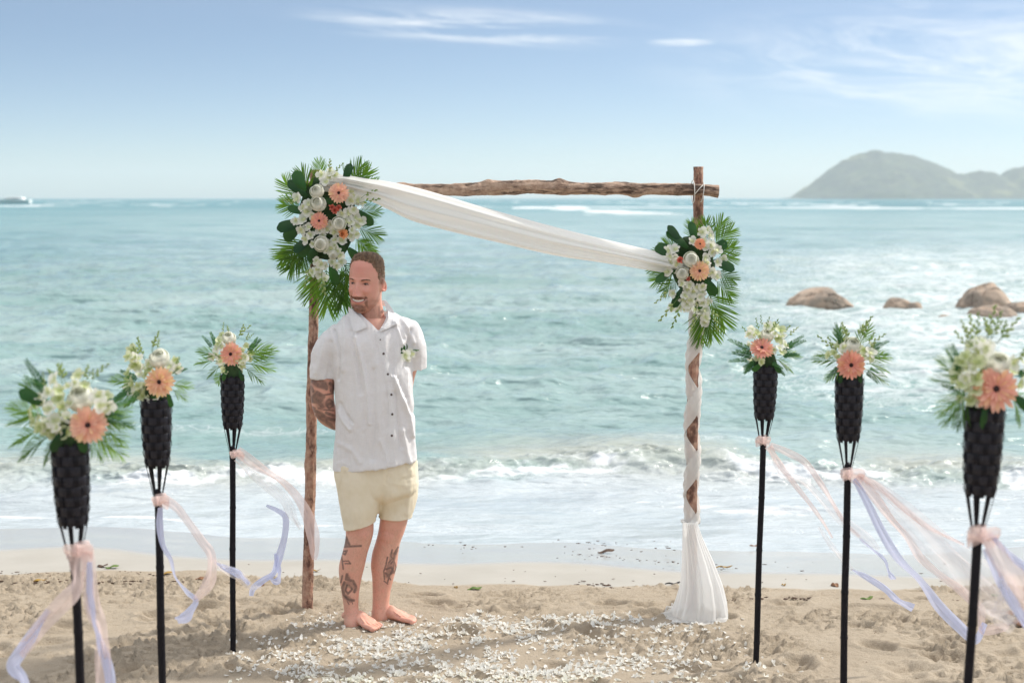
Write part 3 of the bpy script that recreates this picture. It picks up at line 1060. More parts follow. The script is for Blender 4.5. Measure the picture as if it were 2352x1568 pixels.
def petal_grid(L, W, nl, nw, cup, curl, base=0.25, tipw=0.6, rise=0.0):
    """petal along +X, normal +Z; returns V, u (length param)"""
    V = []; U = []
    for i in range(nl):
        u = i / (nl - 1)
        w = W * (base + (1 - base) * math.sin(math.pi * min(u * 0.62 + 0.06, 1)) ** 0.9)
        if u > 0.82: w *= math.sqrt(max(0.0, 1 - ((u - 0.82) / 0.185) ** 2)) * (1 - tipw) + tipw * (1 - (u - .82) / .18 * 0.75)
        for j in range(nw):
            v = -1 + 2 * j / (nw - 1)
            V.append((L * u, w * v * 0.5, rise * u + curl * L * u * u - cup * W * (1 - v * v) * 0.5 * math.sin(math.pi * min(1, u + .1))))
            U.append(u)
    return np.array(V), np.array(U)


def rotz(V, a):
    c, s = math.cos(a), math.sin(a)
    return V @ np.array([[c, s, 0], [-s, c, 0], [0, 0, 1]])


def rotx(V, a):
    c, s = math.cos(a), math.sin(a)
    return V @ np.array([[1, 0, 0], [0, c, s], [0, -s, c]])


def roty(V, a):
    c, s = math.cos(a), math.sin(a)
    return V @ np.array([[c, 0, -s], [0, 1, 0], [s, 0, c]])


def make_gerbera(seed, R_=0.052, tip=(0.97, 0.62, 0.45), base=(0.92, 0.40, 0.31)):
    rr = random.Random(seed)
    mb = MB()
    for (n, L, W, tilt, off) in ((21, R_, R_ * .25, .10, 0), (19, R_ * .93, R_ * .23, -.06, .5), (16, R_ * .55, R_ * .14, -.35, .2)):
        for k in range(n):
            V, U = petal_grid(L * rr.uniform(.93, 1.05), W, 7, 3, 0.18, -0.10 * rr.random() + 0.02)
            V[:, 0] += R_ * 0.10
            V = rotx(V, rr.uniform(-.25, .25)); V = roty(V, tilt + rr.uniform(-.10, .10))
            V = rotz(V, 2 * math.pi * (k + off) / n + rr.uniform(-.04, .04))
            f = U[:, None] ** 0.8
            jit = rr.uniform(.92, 1.05)
            C = (np.array(base) * (1 - f) + np.array(tip) * f) * jit
            if rr.random() < .2: C = C * np.array([1.0, 1.12, .9])
            mb.grid(V, 7, 3, col=np.clip(C, 0, 1))
    pet = mb.mesh('gerbera', [M_GERB])
    mc = MB()
    V, F = ICO2; V = V * np.array([R_ * .15, R_ * .15, R_ * .08]) * (1 + 0.12 * (fbm(V[:, 0] * 6, V[:, 1] * 6, seed, 2)[:, None]))
    mc.add(V + np.array([0, 0, R_ * .05]), F)
    cen = mc.mesh('flower_centre', [M_DARK])
    return pet, cen


def make_rose(seed, R_=0.034):
    """closed white ball-shaped bloom of wrapped petals, facing +Z"""
    rr = random.Random(seed); mb = MB()
    lay = ((3, .50, 1.15, 1.15), (4, .68, 1.05, 1.05), (4, .86, .88, 1.05), (4, 1.0, .45, 1.0))
    for (n, rs, hgt, wid) in lay:
        for k in range(n):
            a0 = 2 * math.pi * k / n + rs * 5 + rr.uniform(-.2, .2)
            V = []; C = []
            nl, nw = 8, 7
            for i in range(nl):
                u = i / (nl - 1)
                ph = -1.25 + u * (1.25 + hgt * 1.05)       # latitude
                for j in range(nw):
                    v = -1 + 2 * j / (nw - 1)
                    w = wid * 1.15 * math.sin(math.pi * (0.14 + 0.72 * u)) ** .7
                    a = a0 + v * w / max(.55, math.cos(min(ph, 1.2)) ** .3)
                    r = R_ * rs * (1 + 0.07 * (1 - v * v) + 0.05 * v * (1 if k % 2 else -1)) * (1 + 0.05 * u * u * (rs > .8))
                    V.append((r * math.cos(ph) * math.cos(a), r * math.cos(ph) * math.sin(a), r * math.sin(ph) * 1.08))
                    g = max(0, -ph / 1.2)
                    C.append((1 - .18 * g, 1.0 - .03 * g, .93 - .38 * g))
            mb.grid(V, nl, nw, col=np.array(C))
    V, F = ICO2
    mb.add(V * R_ * .5, F, (0.95, 0.96, 0.80))
    return mb.mesh('rose', [M_WHITE])


def make_orchid(seed, R_=0.027):
    rr = random.Random(seed); mb = MB()
    for k in range(5):
        a = math.pi / 2 + k * 2 * math.pi / 5
        wide = k in (1, 4)
        V, U = petal_grid(R_ * (1.0 if wide else .95), R_ * (1.0 if wide else .62), 5, 3, .12, rr.uniform(-.35, .12), .3, .5)
        V = roty(V, -0.30 + rr.uniform(-.2, .15)); V = rotz(V, a + rr.uniform(-.12, .12))
        C = np.ones((len(V), 3)) * np.array([1, 1, .97]); f = (1 - U[:, None]) ** 2.5
        C = C * (1 - f) + np.array([.62, .72, .30]) * f
        mb.grid(V, 5, 3, col=C)
    V, U = petal_grid(R_ * .62, R_ * .5, 5, 3, -.5, .55, .5, .8)
    V = rotz(V, -math.pi / 2); V[:, 2] += R_ * .12
    C = np.tile(np.array([.80, .84, .52]), (len(V), 1)); mb.grid(V, 5, 3, col=C)
    return mb.mesh('orchid', [M_WHITE])


def make_bloom(seed, R_=0.022, col=(0.95, 0.50, 0.25)):
    rr = random.Random(seed); mb = MB()
    for ring in range(4):
        for k in range(9 - ring):
            V, U = petal_grid(R_ * (1 - .15 * ring), R_ * .5, 5, 3, .3, .25, .4, .8)
            V = roty(V, -(0.15 + ring * .33)); V = rotx(V, rr.uniform(-.3, .3)); V = rotz(V, rr.uniform(0, 6.28))
            mb.grid(V, 5, 3, col=np.array(col) * rr.uniform(.85, 1.08))
    return mb.mesh('bloom', [M_GERB])


def make_frond(seed, L=0.30, n=15, lw=0.0085, ll=0.15, droop=.25, mat=None):
    """palm frond along +X, flat side +Z"""
    rr = random.Random(seed); mb = MB()
    def spine(t): return np.array([L * .72 * t, 0, -droop * L * .5 * t * t])
    mb.tube([spine(t) for t in np.linspace(0, 1, 10)], np.linspace(.0026, .0010, 10), 5)
    for k in range(n):
        t = 0.22 + .78 * (k / (n - 1)) ** .95
        for s in (1, -1):
            an = math.radians(58 - 40 * t + rr.uniform(-5, 5))
            l_ = ll * (0.62 + .6 * math.sin(math.pi * min(1, .25 + t * .72))) * rr.uniform(.85, 1.05)
            m_ = 6; V = []
            for i in range(m_):
                u = i / (m_ - 1)
                w = lw * .5 * (math.sin(math.pi * (0.10 + u * .88)) ** .7 if u < 1 else .02)
                for v in (-1, 0, 1):
                    V.append((l_ * u, w * v, (abs(v) * w * .5) - l_ * .22 * u * u * droop * 2))
            V = np.array(V); V = rotx(V, rr.uniform(-.4, .4)); V = rotz(V, s * an) + spine(t)
            mb.grid(V, m_, 3)
    return mb.mesh('palm_frond', [mat or M_PALM])


def make_leaf(seed, L=0.12, W=0.05):
    V, U = petal_grid(L, W, 10, 5, -.18, -.25, .15, .1)
    mb = MB(); mb.grid(V, 10, 5)
    mb.tube([(-.02, 0, .0), (L * .5, 0, -.25 * L * .25 + .001), (L * .9, 0, -.25 * L * .8 + .001)], [.0016, .0013, .0006], 5)
    return mb.mesh('broad_leaf', [M_LEAF])


def make_fern(seed, L=0.16):
    rr = random.Random(seed); mb = MB()
    def spine(t): return np.array([L * t, 0, -.12 * L * t * t])
    mb.tube([spine(t) for t in np.linspace(0, 1, 8)], np.linspace(.0014, .0006, 8), 4)
    for k in range(15):
        t = .18 + .82 * k / 14
        for s in (1, -1):
            l_ = .026 * (1 - .65 * t) + .006
            V, U = petal_grid(l_, .010 * (1 - .5 * t), 4, 3, .1, -.1, .3, .2)
            V = rotx(V, rr.uniform(-.6, .6)); V = rotz(V, s * math.radians(60 - 20 * t) + rr.uniform(-.1, .1)) + spine(t)
            mb.grid(V, 4, 3)
    return mb.mesh('fern_sprig', [M_FERN])


def make_budspray(seed, L=0.11):
    """thin stem with orchid buds, along +X"""
    rr = random.Random(seed); mb = MB()
    b = rr.uniform(-.3, .3)
    def spine(t): return np.array([L * t, b * L * t * t * .6, .12 * L * math.sin(t * 5)])
    mb.tube([spine(t) for t in np.linspace(0, 1, 10)], np.linspace(.0013, .0007, 10), 5, mi=0)
    Vs, Fs = ICO2
    for k in range(7):
        t = .35 + .65 * k / 6
        s = 1 if k % 2 else -1
        sz = .0078 * (1.15 - .6 * t)
        a = math.radians(50 - 35 * t) * s
        c = spine(t) + np.array([math.cos(a), math.sin(a), 0]) * (sz * 1.6 if k < 6 else 0)
        V = Vs * np.array([sz * 1.5, sz * .8, sz * .8]); V = rotz(V, a) + c
        mb.add(V, Fs, mi=1)
    return mb.mesh('bud_spray', [M_STEM, M_BUD])


GERB = [make_gerbera(0), make_gerbera(1, .050, (0.98, 0.66, 0.42), (0.92, 0.42, 0.30)), make_gerbera(2, .053, (0.95, 0.55, 0.42), (0.88, 0.34, 0.27))] + [make_gerbera(9, .047, (0.94, 0.50, 0.38), (0.88, 0.30, 0.25))]
GERB_S = make_gerbera(21, 0.030, (0.93, 0.45, 0.28), (.8, .3, .15))
ROSE = [make_rose(i) for i in range(5)]
ORCH = [make_orchid(i) for i in range(5)]
M_GREENW = leafy('greenish_petal', (0.62, 0.68, 0.42), (0.80, 0.83, 0.62), 0.35, 0.5, 20, vcol=True)
ORCHG = [make_orchid(i + 30) for i in range(4)]
for _m in ORCHG: _m.materials[0] = M_GREENW
BLOOM = make_bloom(3)
BLOOMP = make_bloom(5, .017, (0.86, 0.27, 0.20))
FROND = [make_frond(1), make_frond(2, .27, 13, .009, .14, .45), make_frond(3, .33, 16, .0078, .14, .7)]
FRONDS = [make_frond(4, .17, 10, .0062, .085, .5, M_PALM), make_frond(5, .15, 9, .0062, .08, .9, M_PALM)]
LEAF = [make_leaf(1), make_leaf(2, .10, .055)]
FERN = [make_fern(1), make_fern(2, .13)]
BUDS = [make_budspray(1), make_budspray(2, .085), make_budspray(3, .13)]


def orient(d, up):
    """matrix with local X along d and local Z close to up"""
    x = Vector(d).normalized(); z = Vector(up); z = (z - x * z.dot(x)).normalized()
    y = z.cross(x)
    return Matrix((x, y, z)).transposed().to_quaternion()


def put(me, root, pos, q, s=1.0, name=None):
    o = bpy.data.objects.new(name or me.name.split('.')[0], me)
    COL.objects.link(o)
    o.parent = root
    o.location = Vector(pos) - root.location
    o.rotation_mode = 'QUATERNION'; o.rotation_quaternion = q
    o.scale = (s, s, s)
    return o


def face(root, me, pos, nrm, roll=None, s=1.0, centre=None):
    q = Vector(nrm).normalized().to_track_quat('Z', 'Y')
    q = q @ Quaternion((0, 0, 1), R.uniform(0, 6.28) if roll is None else roll)
    o = put(me, root, pos, q, s)
    if centre is not None:
        c = bpy.data.objects.new('flower_centre', centre); COL.objects.link(c); c.parent = o
    return o


M_FOAM = simple('floral_moss', (0.015, 0.04, 0.012), (0.03, 0.07, 0.02), 60, 0.95)


def pxs(Yd): return Yd / FPX      # metres per picture unit


# ------------------------------------------------------------------ arch arrangements
def arch_bouquet(c, Yd, label, fronds, leaves, gerb, gsm, roses, blooms, orch, buds, core):
    o0 = P(c[0], c[1], Yd)
    root = empty('flower_arrangement', o0)
    tag(root, label, 'flower arrangement', 'flower arrangements on the arch')
    k = pxs(Yd)
    V, F = ICO3
    V = V * np.array([core[0] * k, 0.05, core[1] * k]) * (0.9 + .3 * fbm(V[:, 0] * 3, V[:, 1] * 3, V[:, 2] * 3, 2)[:, None])
    obj('moss_base', mesh_from('moss_base', V, F, True, [M_FOAM]), root, (0, 0.0, 0))
    for (x, y, ang, L, var) in fronds:          # start px, direction degrees (0 = right, 90 = up), length px
        a = math.radians(ang)
        d = Vector((math.cos(a), R.uniform(-.25, .1), math.sin(a)))
        m_ = FROND[var % 3]; Lm = [.216, .194, .238][var % 3] + .075
        put(m_, root, P(x, y, Yd - .015), orient(d, (R.uniform(-.3, .3), -1, R.uniform(-.2, .5))), L * k / Lm)
    for (x, y, ang, L, var) in leaves:
        a = math.radians(ang)
        d = Vector((math.cos(a), -.15, math.sin(a)))
        m_ = LEAF[var % 2]
        put(m_, root, P(x, y, Yd - .05), orient(d, (R.uniform(-.4, .4), -1, R.uniform(0, .6))), L * k / [.12, .10][var % 2])
    for (x, y, r) in roses:
        face(root, R.choice(ROSE), P(x, y, Yd - .105), ((x - c[0]) * .006, -1, (c[1] - y) * .004 + .15), None, r * k / .034)
    for (x, y, r, v) in gerb:
        g = GERB[v]
        face(root, g[0], P(x, y, Yd - .125), ((x - c[0]) * .004, -1, .10), None, r * k / .054, g[1])
    for (x, y, r) in gsm:
        face(root, GERB_S[0], P(x, y, Yd - .115), (.1, -1, .2), None, r * k / .031, GERB_S[1])
    for (x, y, r, w) in blooms:
        face(root, BLOOM if w == 0 else BLOOMP, P(x, y, Yd - .11), (0, -1, .2), None, r * k / (.022 if w == 0 else .017))
    for (x, y) in orch:
        dd_ = math.hypot((x - c[0]) / core[0], (y - c[1]) / core[1])
        dep = .10 * math.sqrt(max(0.05, 1 - min(1, dd_ / 1.6) ** 2)) + R.uniform(-.008, .012)
        face(root, R.choice(ORCH), P(x, y, Yd - dep), ((x - c[0]) * .008 + R.uniform(-.5, .5), -1, R.uniform(-.3, .6)), None, R.uniform(.85, 1.15))
    for (x, y, ang, L) in buds:
        a = math.radians(ang)
        put(R.choice(BUDS), root, P(x, y, Yd - .07), orient((math.cos(a), -.2, math.sin(a)), (0, -1, .2)), L * k / .11)
    return root


def scatter(n, cx_, cy_, rx, ry, avoid, mind=9):
    out_ = []
    tries = 0
    while len(out_) < n and tries < 6000:
        tries += 1
        a = R.uniform(0, 6.28); r = math.sqrt(R.random())
        x = cx_ + rx * r * math.cos(a); y = cy_ + ry * r * math.sin(a)
        if any((x - p[0]) ** 2 + (y - p[1]) ** 2 < (p[2] * .85) ** 2 for p in avoid): continue
        if any((x - p[0]) ** 2 + (y - p[1]) ** 2 < mind ** 2 for p in out_): continue
        out_.append((x, y))
    return out_


BQ = AY - 0.07
g1 = [(778, 443, 23, 0), (733, 507, 22, 3)]
r1 = [(728, 440, 15), (731, 468, 17), (778, 514, 16), (738, 560, 17), (765, 585, 10)]
b1_ = [(787, 538, 14, 0), (770, 483, 10, 1), (762, 476, 8, 1), (778, 478, 8, 1)]
av = [(a, b, c_) for a, b, c_, _ in g1] + r1 + [(a, b, c_) for a, b, c_, _ in b1_]
or1 = scatter(9, 700, 488, 26, 48, av, 13) + scatter(12, 752, 545, 42, 36, av, 13) + scatter(12, 808, 500, 24, 50, av, 12) + scatter(7, 760, 590, 34, 26, av, 12) + scatter(5, 728, 610, 14, 26, av, 11) + scatter(5, 755, 405, 18, 22, av) + scatter(5, 820, 450, 18, 22, av) + [(696, 528), (702, 550), (746, 640), (733, 632)]
arch_bouquet((752, 500), BQ, 'large flower arrangement with two peach gerberas on top of the bare arch post',
    [(700, 470, 134, 84, 0), (715, 450, 114, 74, 1), (738, 425, 96, 62, 2), (792, 440, 60, 84, 0), (800, 445, 45, 85, 1), (810, 452, 30, 70, 0), (700, 480, 165, 70, 1), (715, 545, 215, 105, 0), (705, 560, 232, 95, 1), (718, 560, 205, 100, 2),
     (735, 590, 258, 120, 2), (748, 600, 272, 135, 0), (768, 600, 283, 115, 0), (780, 590, 300, 105, 1), (810, 540, 315, 70, 2), (812, 520, 343, 75, 0), (812, 490, 10, 65, 2), (815, 545, 320, 60, 1), (795, 600, 268, 125, 1), (700, 570, 262, 60, 2)],
    [(705, 452, 140, 55, 0), (700, 440, 115, 50, 1), (700, 510, 190, 65, 0), (690, 515, 225, 50, 1), (712, 545, 240, 50, 1), (720, 545, 210, 55, 0), (725, 560, 255, 45, 1), (770, 545, 300, 40, 0), (790, 420, 70, 45, 0), (812, 480, 320, 55, 0), (800, 440, 40, 50, 1), (760, 600, 280, 55, 0), (742, 525, 200, 35, 1), (705, 490, 160, 45, 0), (762, 500, 60, 35, 1), (745, 455, 330, 30, 1), (800, 570, 310, 45, 1)],
    g1, [], r1, b1_, or1, [(820, 470, 20, 45), (830, 455, 35, 40), (715, 600, 262, 60), (740, 620, 268, 70), (690, 470, 170, 40), (755, 398, 75, 40), (765, 402, 55, 35)], (62, 92))
g2 = [(1607, 622, 24, 1)]
r2 = [(1587, 596, 17), (1567, 628, 14)]
b2_ = [(1562, 598, 9, 1), (1580, 640, 6, 1), (1594, 610, 6, 1)]
av = [(a, b, c_) for a, b, c_, _ in g2] + r2 + [(1608, 560, 12)] + [(a, b, c_) for a, b, c_, _ in b2_]
or2 = scatter(6, 1612, 545, 30, 22, av, 12) + scatter(7, 1545, 600, 16, 34, av, 12) + scatter(10, 1635, 600, 28, 40, av, 12) + scatter(9, 1595, 662, 34, 24, av, 12) + scatter(8, 1600, 695, 24, 24, av) + scatter(6, 1560, 690, 22, 26, av, 8) + scatter(5, 1618, 715, 14, 30, av)
arch_bouquet((1592, 610), BQ, 'smaller flower arrangement with one peach gerbera, tied on the cloth-wrapped post',
    [(1620, 560, 85, 65, 1), (1630, 560, 62, 75, 0), (1635, 570, 42, 75, 0), (1640, 585, 22, 65, 1), (1640, 595, 5, 60, 0), (1600, 555, 105, 55, 1), (1570, 580, 150, 60, 0), (1560, 590, 172, 65, 1), (1550, 610, 185, 65, 2), (1555, 620, 205, 70, 0), (1560, 635, 225, 60, 1), (1640, 620, 335, 65, 0), (1640, 640, 315, 70, 1), (1620, 660, 300, 120, 0), (1615, 680, 288, 120, 0), (1610, 690, 278, 110, 2)],
    [(1580, 570, 135, 60, 0), (1560, 580, 165, 55, 1), (1595, 560, 95, 50, 0), (1635, 600, 345, 55, 0), (1550, 620, 205, 50, 0), (1600, 665, 280, 45, 1), (1580, 650, 250, 40, 1), (1630, 580, 30, 45, 1), (1570, 660, 240, 50, 0), (1598, 580, 80, 35, 1), (1620, 640, 300, 45, 1), (1565, 560, 120, 50, 0)],
    g2, [(1608, 560, 13)], r2, b2_, or2, [(1560, 680, 235, 60), (1565, 690, 255, 55), (1545, 660, 225, 45), (1630, 690, 290, 60), (1600, 700, 262, 50)], (46, 66))

# ------------------------------------------------------------------ torches
BLACKB = simple('black_bamboo', (0.004, 0.004, 0.008), (0.009, 0.008, 0.012), 40, 0.55, 0.25, 90, spec=0.22)
BLACKW = simple('black_cane_strip', (0.004, 0.004, 0.010), (0.010, 0.010, 0.020), 60, 0.38, 0.2, 160, spec=0.42)
TIN = simple('dark_tin', (0.01, 0.01, 0.012), rough=0.5)
NS = 14


def ribbed(mb, r_of, z0, z1, th, phase_, n=112, amp=.0010):
    a = np.linspace(0, 2 * math.pi, n, endpoint=False)
    rings = []
    for (z, dr_) in ((z0, 0), (z0 + .001, .0003), ((z0 + z1) / 2, .0006), (z1 - .001, .0003), (z1, 0), (z1, -th), (z0, -th)):
        r = r_of(z) + dr_ + amp * np.cos(a * NS / 2 + phase_) * np.abs(np.cos(a * NS / 2 + phase_)) ** -.3
        rings.append(np.stack([r * np.cos(a), r * np.sin(a), 0 * a + z], -1))
    rings.append(rings[0])
    mb.add(np.concatenate(rings), grid_faces(8, n, True).tolist())


def make_torch_meshes(seed):
    """meshes in local coordinates, z = 0 is the rim of the basket, pole goes down"""
    rr = random.Random(seed)
    HB = 0.235
    def r_of(z):
        t = -z / HB
        return 0.0520 - 0.002 * t - 0.011 * t ** 3
    bands = []
    nb = 8
    for k in range(nb):
        z1 = -k * HB / nb - .0015; z0 = z1 - HB / nb + .0025
        mb = MB(); ribbed(mb, r_of, z0, z1, .0015, math.pi * (k % 2) + .3)
        bands.append(mb.mesh('woven_band', [BLACKW]))
    staves = []
    for k in range(NS):
        a = 2 * math.pi * (k + .5) / NS + .05
        mb = MB()
        V = []
        zs = np.concatenate([np.linspace(.006, -HB, 34), np.linspace(-HB - .01, -HB - .125, 8)]) if k % 2 == 0 else np.linspace(.006, -HB - .006, 36)
        for z in zs:
            t = min(1, max(0, (-z - HB) / .12))
            r = r_of(max(z, -HB)) * (1 - t) + .0135 * t
            if z > -HB:
                kk = min(nb - 1, max(0, int(-z / (HB / nb))))
                fz = (-z / (HB / nb)) % 1
                r += -.0032 * math.cos(math.pi * kk) * (1 if k % 2 else -1) * math.sin(math.pi * min(1, max(0, fz)))
            w = (.0062 if z > -HB else .0062 * (1 - t) + .0028 * t)
            for (s, d) in ((-1, -.0008), (-1, .0008), (1, .0008), (1, -.0008)):
                rr_ = r + d
                V.append((rr_ * math.cos(a) - s * w * math.sin(a), rr_ * math.sin(a) + s * w * math.cos(a), z))
        mb.add(V, grid_faces(len(zs), 4, True).tolist() + [[0, 1, 2, 3], [len(V) - 1, len(V) - 2, len(V) - 3, len(V) - 4]])
        if True:
            staves.append(mb.mesh('stave', [BLACKB], False))
    mb = MB(); mb.tube([(0, 0, -.03), (0, 0, -HB * .96)], [.040, .036], 20)
    cup = mb.mesh('inner_can', [TIN])
    return bands, staves, cup


T_BANDS, T_STAVES, T_CUP = make_torch_meshes(1)


def make_torch(label, xt, yt, xb, yb, Yd):
    """xt,yt rim centre; xb,yb a lower point of the pole"""
    top_ = P(xt, yt, Yd); low = P(xb, yb, Yd)
    ax = (top_ - low).normalized()
    zb_ = -0.12
    Lp = (top_.z - zb_) / ax.z
    foot = top_ - ax * Lp
    root = empty('torch', (foot.x, foot.y, 0))
    tag(root, label, 'torch', 'black torches lining the aisle')
    q = Vector((0, 0, 1)).rotation_difference(ax)
    rl_ = Quaternion((0, 0, 1), R.uniform(0, 6.28))
    bk = bpy.data.objects.new('basket', T_CUP); COL.objects.link(bk); bk.parent = root
    bk.location = top_ - root.location; bk.rotation_mode = 'QUATERNION'; bk.rotation_quaternion = q @ rl_
    for b in T_BANDS:
        o_ = bpy.data.objects.new('woven_band', b); COL.objects.link(o_); o_.parent = bk
    for s_ in T_STAVES:
        o_ = bpy.data.objects.new('stave', s_); COL.objects.link(o_); o_.parent = bk
    # pole with bamboo nodes
    zs = []; rs = []
    z = -.235 - .085; zend = -Lp
    zz_ = z; rr = R
    zs.append(zz_); rs.append(.006)
    zs.append(zz_ - .012); rs.append(.0125)
    nxt = zz_ - .05
    while nxt > zend:
        base = .0128 + .001 * rr.random()
        for (d_, a_) in ((.012, 0), (.005, .0006), (0, .0017), (-.005, .0006), (-.012, 0)):
            zs.append(nxt + d_); rs.append(base + a_)
        nxt -= rr.uniform(.17, .24)
    zs.append(zend); rs.append(.013)
    pts = [(0.0012 * math.sin(z_ * 9), 0.0012 * math.cos(z_ * 7), z_) for z_ in zs]
    mb = MB(); mb.tube(pts, rs, 18)
    po = obj('pole', mb.mesh('pole', [BLACKB]), root)
    po.location = top_ - root.location; po.rotation_mode = 'QUATERNION'; po.rotation_quaternion = q
    return root, top_, ax, q


def torch_bouquet(label, top_, Yd, c, k_unit, gerb, roses, orch_areas, fronds, ferns, buds, leaves=()):
    """c: picture centre of the bunch at its base (rim); offsets in picture units at this torch"""
    root = empty('flower_arrangement', top_)
    tag(root, label, 'flower arrangement', 'flower arrangements in the torches')
    k = pxs(Yd)
    V, F = ICO3
    V = V * np.array([.045, .045, .055]) * (0.9 + .25 * fbm(V[:, 0] * 3, V[:, 1] * 3, V[:, 2] * 3, 2)[:, None])
    obj('moss_base', mesh_from('moss_base', V, F, True, [M_FOAM]), root, (0, 0, 0.015))
    for (x, y, ang, L, var) in fronds:
        a = math.radians(ang)
        d = Vector((math.cos(a), R.uniform(-.35, .25), math.sin(a)))
        put(FRONDS[var % 2], root, P(x, y, Yd - R.uniform(-.02, .03)), orient(d, (R.uniform(-.4, .4), -.6, 1)), L * k / .17)
    for (x, y, ang, L) in ferns:
        put(R.choice(FERN), root, P(x + R.uniform(-12, 12), y + R.uniform(-8, 8), Yd - R.uniform(.02, .06)), orient((math.cos(math.radians(ang + 14)), -.3, math.sin(math.radians(ang + 14))), (R.uniform(-.3, .3), -.8, .6)), L * k / .19)
        a = math.radians(ang)
        put(R.choice(FERN), root, P(x, y, Yd - R.uniform(-.02, .03)), orient((math.cos(a), R.uniform(-.35, .2), math.sin(a)), (R.uniform(-.3, .3), -.8, .6)), L * k / .15)
    for (x, y, ang, L) in leaves:
        a = math.radians(ang)
        put(LEAF[0], root, P(x, y, Yd - .045), orient((math.cos(a), -.3, math.sin(a)), (R.uniform(-.4, .4), -1, .3)), L * k / .12)
    for (x, y, r) in roses:
        face(root, R.choice(ROSE), P(x, y, Yd - .02), (0, -.75, .8), None, r * k / .034)
    for (x, y, r, v, tlt) in gerb:
        face(root, GERB[v][0], P(x, y, Yd - .065), (R.uniform(-.1, .1), -1, tlt), None, r * k / .054, GERB[v][1])
    av_ = [(g[0], g[1], g[2] * 1.0) for g in gerb] + list(roses)
    for (n, cx_, cy_, rx, ry) in orch_areas:
        for (x, y) in scatter(n, cx_, cy_, rx, ry, av_, .02 / k):
            face(root, R.choice(ORCH if R.random() < .45 else ORCHG), P(x, y, Yd - .035 + R.uniform(-.04, .05)), ((x - c[0]) * .012 + R.uniform(-.9, .9), -1, R.uniform(-.4, 1.3)), None, R.uniform(.6, 1.0))
    for (x, y, ang, L) in list(buds) + [(b_[0] + R.uniform(-14, 14), b_[1] + R.uniform(-4, 10), b_[2] + R.uniform(-25, 25), b_[3] * R.uniform(.7, 1.1)) for b_ in buds]:
        a = math.radians(ang)
        put(R.choice(BUDS), root, P(x, y, Yd - R.uniform(-.03, .05)), orient((math.cos(a), R.uniform(-.2, .2), math.sin(a)), (R.uniform(-.5, .5), -1, 0)), L * k / .11)
    return root


YL1, YL2, YL3 = 4.02, 4.92, 6.42
YR1, YR2, YR3 = 6.26, 5.30, 3.88
_, tL1, _, _ = make_torch('biggest black cane torch, nearest the camera in the row beside the bare post', 160, 1018, 184, 1560, YL1)
_, tL2, _, _ = make_torch('middle black woven cane torch of the three beside the bare post', 358, 915, 373, 1568, YL2)
_, tL3, _, _ = make_torch('farthest black woven cane torch beside the bare post, its foot planted in the petals', 534, 864, 535, 1522, YL3)
_, tR1, _, _ = make_torch('farthest black cane torch beside the wrapped post, foot in a small sand mound', 1759, 840, 1735, 1550, YR1)
_, tR2, _, _ = make_torch('middle black woven cane torch of the three beside the cloth-wrapped post', 1951, 868, 1937, 1568, YR2)
_, tR3, _, _ = make_torch('biggest black cane torch, nearest the camera in the row beside the wrapped post', 2263, 940, 2224, 1568, YR3)

torch_bouquet('most blurred flower arrangement, white orchids beside one peach gerbera, in front torch by bare post', tL1, YL1, (160, 1000), 1,
    [(202, 976, 43, 0, .15)], [(186, 915, 30)], [(18, 118, 945, 48, 48), (6, 160, 880, 42, 22), (5, 232, 935, 26, 35), (6, 128, 985, 35, 22)],
    [(110, 960, 150, 100, 0), (115, 985, 178, 115, 1), (120, 1000, 200, 110, 0), (130, 1010, 215, 80, 1), (205, 990, 335, 105, 0), (215, 975, 352, 90, 1), (215, 950, 20, 90, 0), (200, 1000, 318, 80, 1), (120, 930, 130, 90, 0), (160, 1010, 262, 70, 1), (100, 960, 165, 90, 1), (210, 960, 5, 100, 0), (185, 1010, 275, 55, 0)],
    [(225, 935, 15, 80), (110, 900, 120, 80), (225, 955, 345, 80)], [(150, 880, 98, 60), (190, 880, 70, 55), (105, 900, 130, 55), (210, 880, 55, 50), (130, 880, 115, 50)], [(150, 985, 240, 60), (180, 990, 290, 50), (110, 930, 150, 70)])
torch_bouquet('flower arrangement, round white bud above peach gerbera, in middle torch by the bare post', tL2, YL2, (358, 905), 1,
    [(366, 877, 36, 1, .15)], [(366, 824, 22)], [(16, 322, 865, 32, 42), (5, 312, 825, 20, 24), (4, 395, 850, 16, 30), (5, 345, 902, 28, 12)],
    [(320, 880, 160, 70, 0), (320, 890, 185, 75, 1), (330, 895, 205, 65, 0), (390, 885, 10, 55, 0), (395, 895, 345, 45, 1)],
    [(320, 890, 200, 75), (318, 870, 150, 50), (395, 860, 25, 40), (330, 900, 215, 60)], [(322, 825, 100, 50), (318, 830, 118, 50), (350, 810, 80, 45), (360, 805, 70, 35), (400, 845, 55, 35)], [(355, 895, 270, 30), (388, 905, 280, 30)])
torch_bouquet('flower arrangement with fronds spread both ways, in the farthest torch by the bare post', tL3, YL3, (534, 855), 1,
    [(530, 813, 26, 2, .1)], [(526, 777, 15)], [(7, 502, 812, 16, 26), (7, 560, 812, 20, 22), (6, 530, 845, 34, 12), (2, 505, 775, 10, 12)],
    [(505, 820, 150, 55, 0), (500, 830, 163, 60, 1), (510, 840, 195, 48, 1), (560, 825, 20, 70, 0), (565, 815, 38, 68, 1), (565, 835, 2, 70, 0), (560, 845, 345, 60, 1), (510, 850, 240, 45, 0), (565, 822, 28, 75, 0)],
    [(565, 810, 45, 50), (500, 800, 110, 45)], [(545, 778, 55, 45), (560, 785, 50, 30), (515, 770, 100, 25)], [(520, 850, 250, 25), (550, 850, 290, 25)])
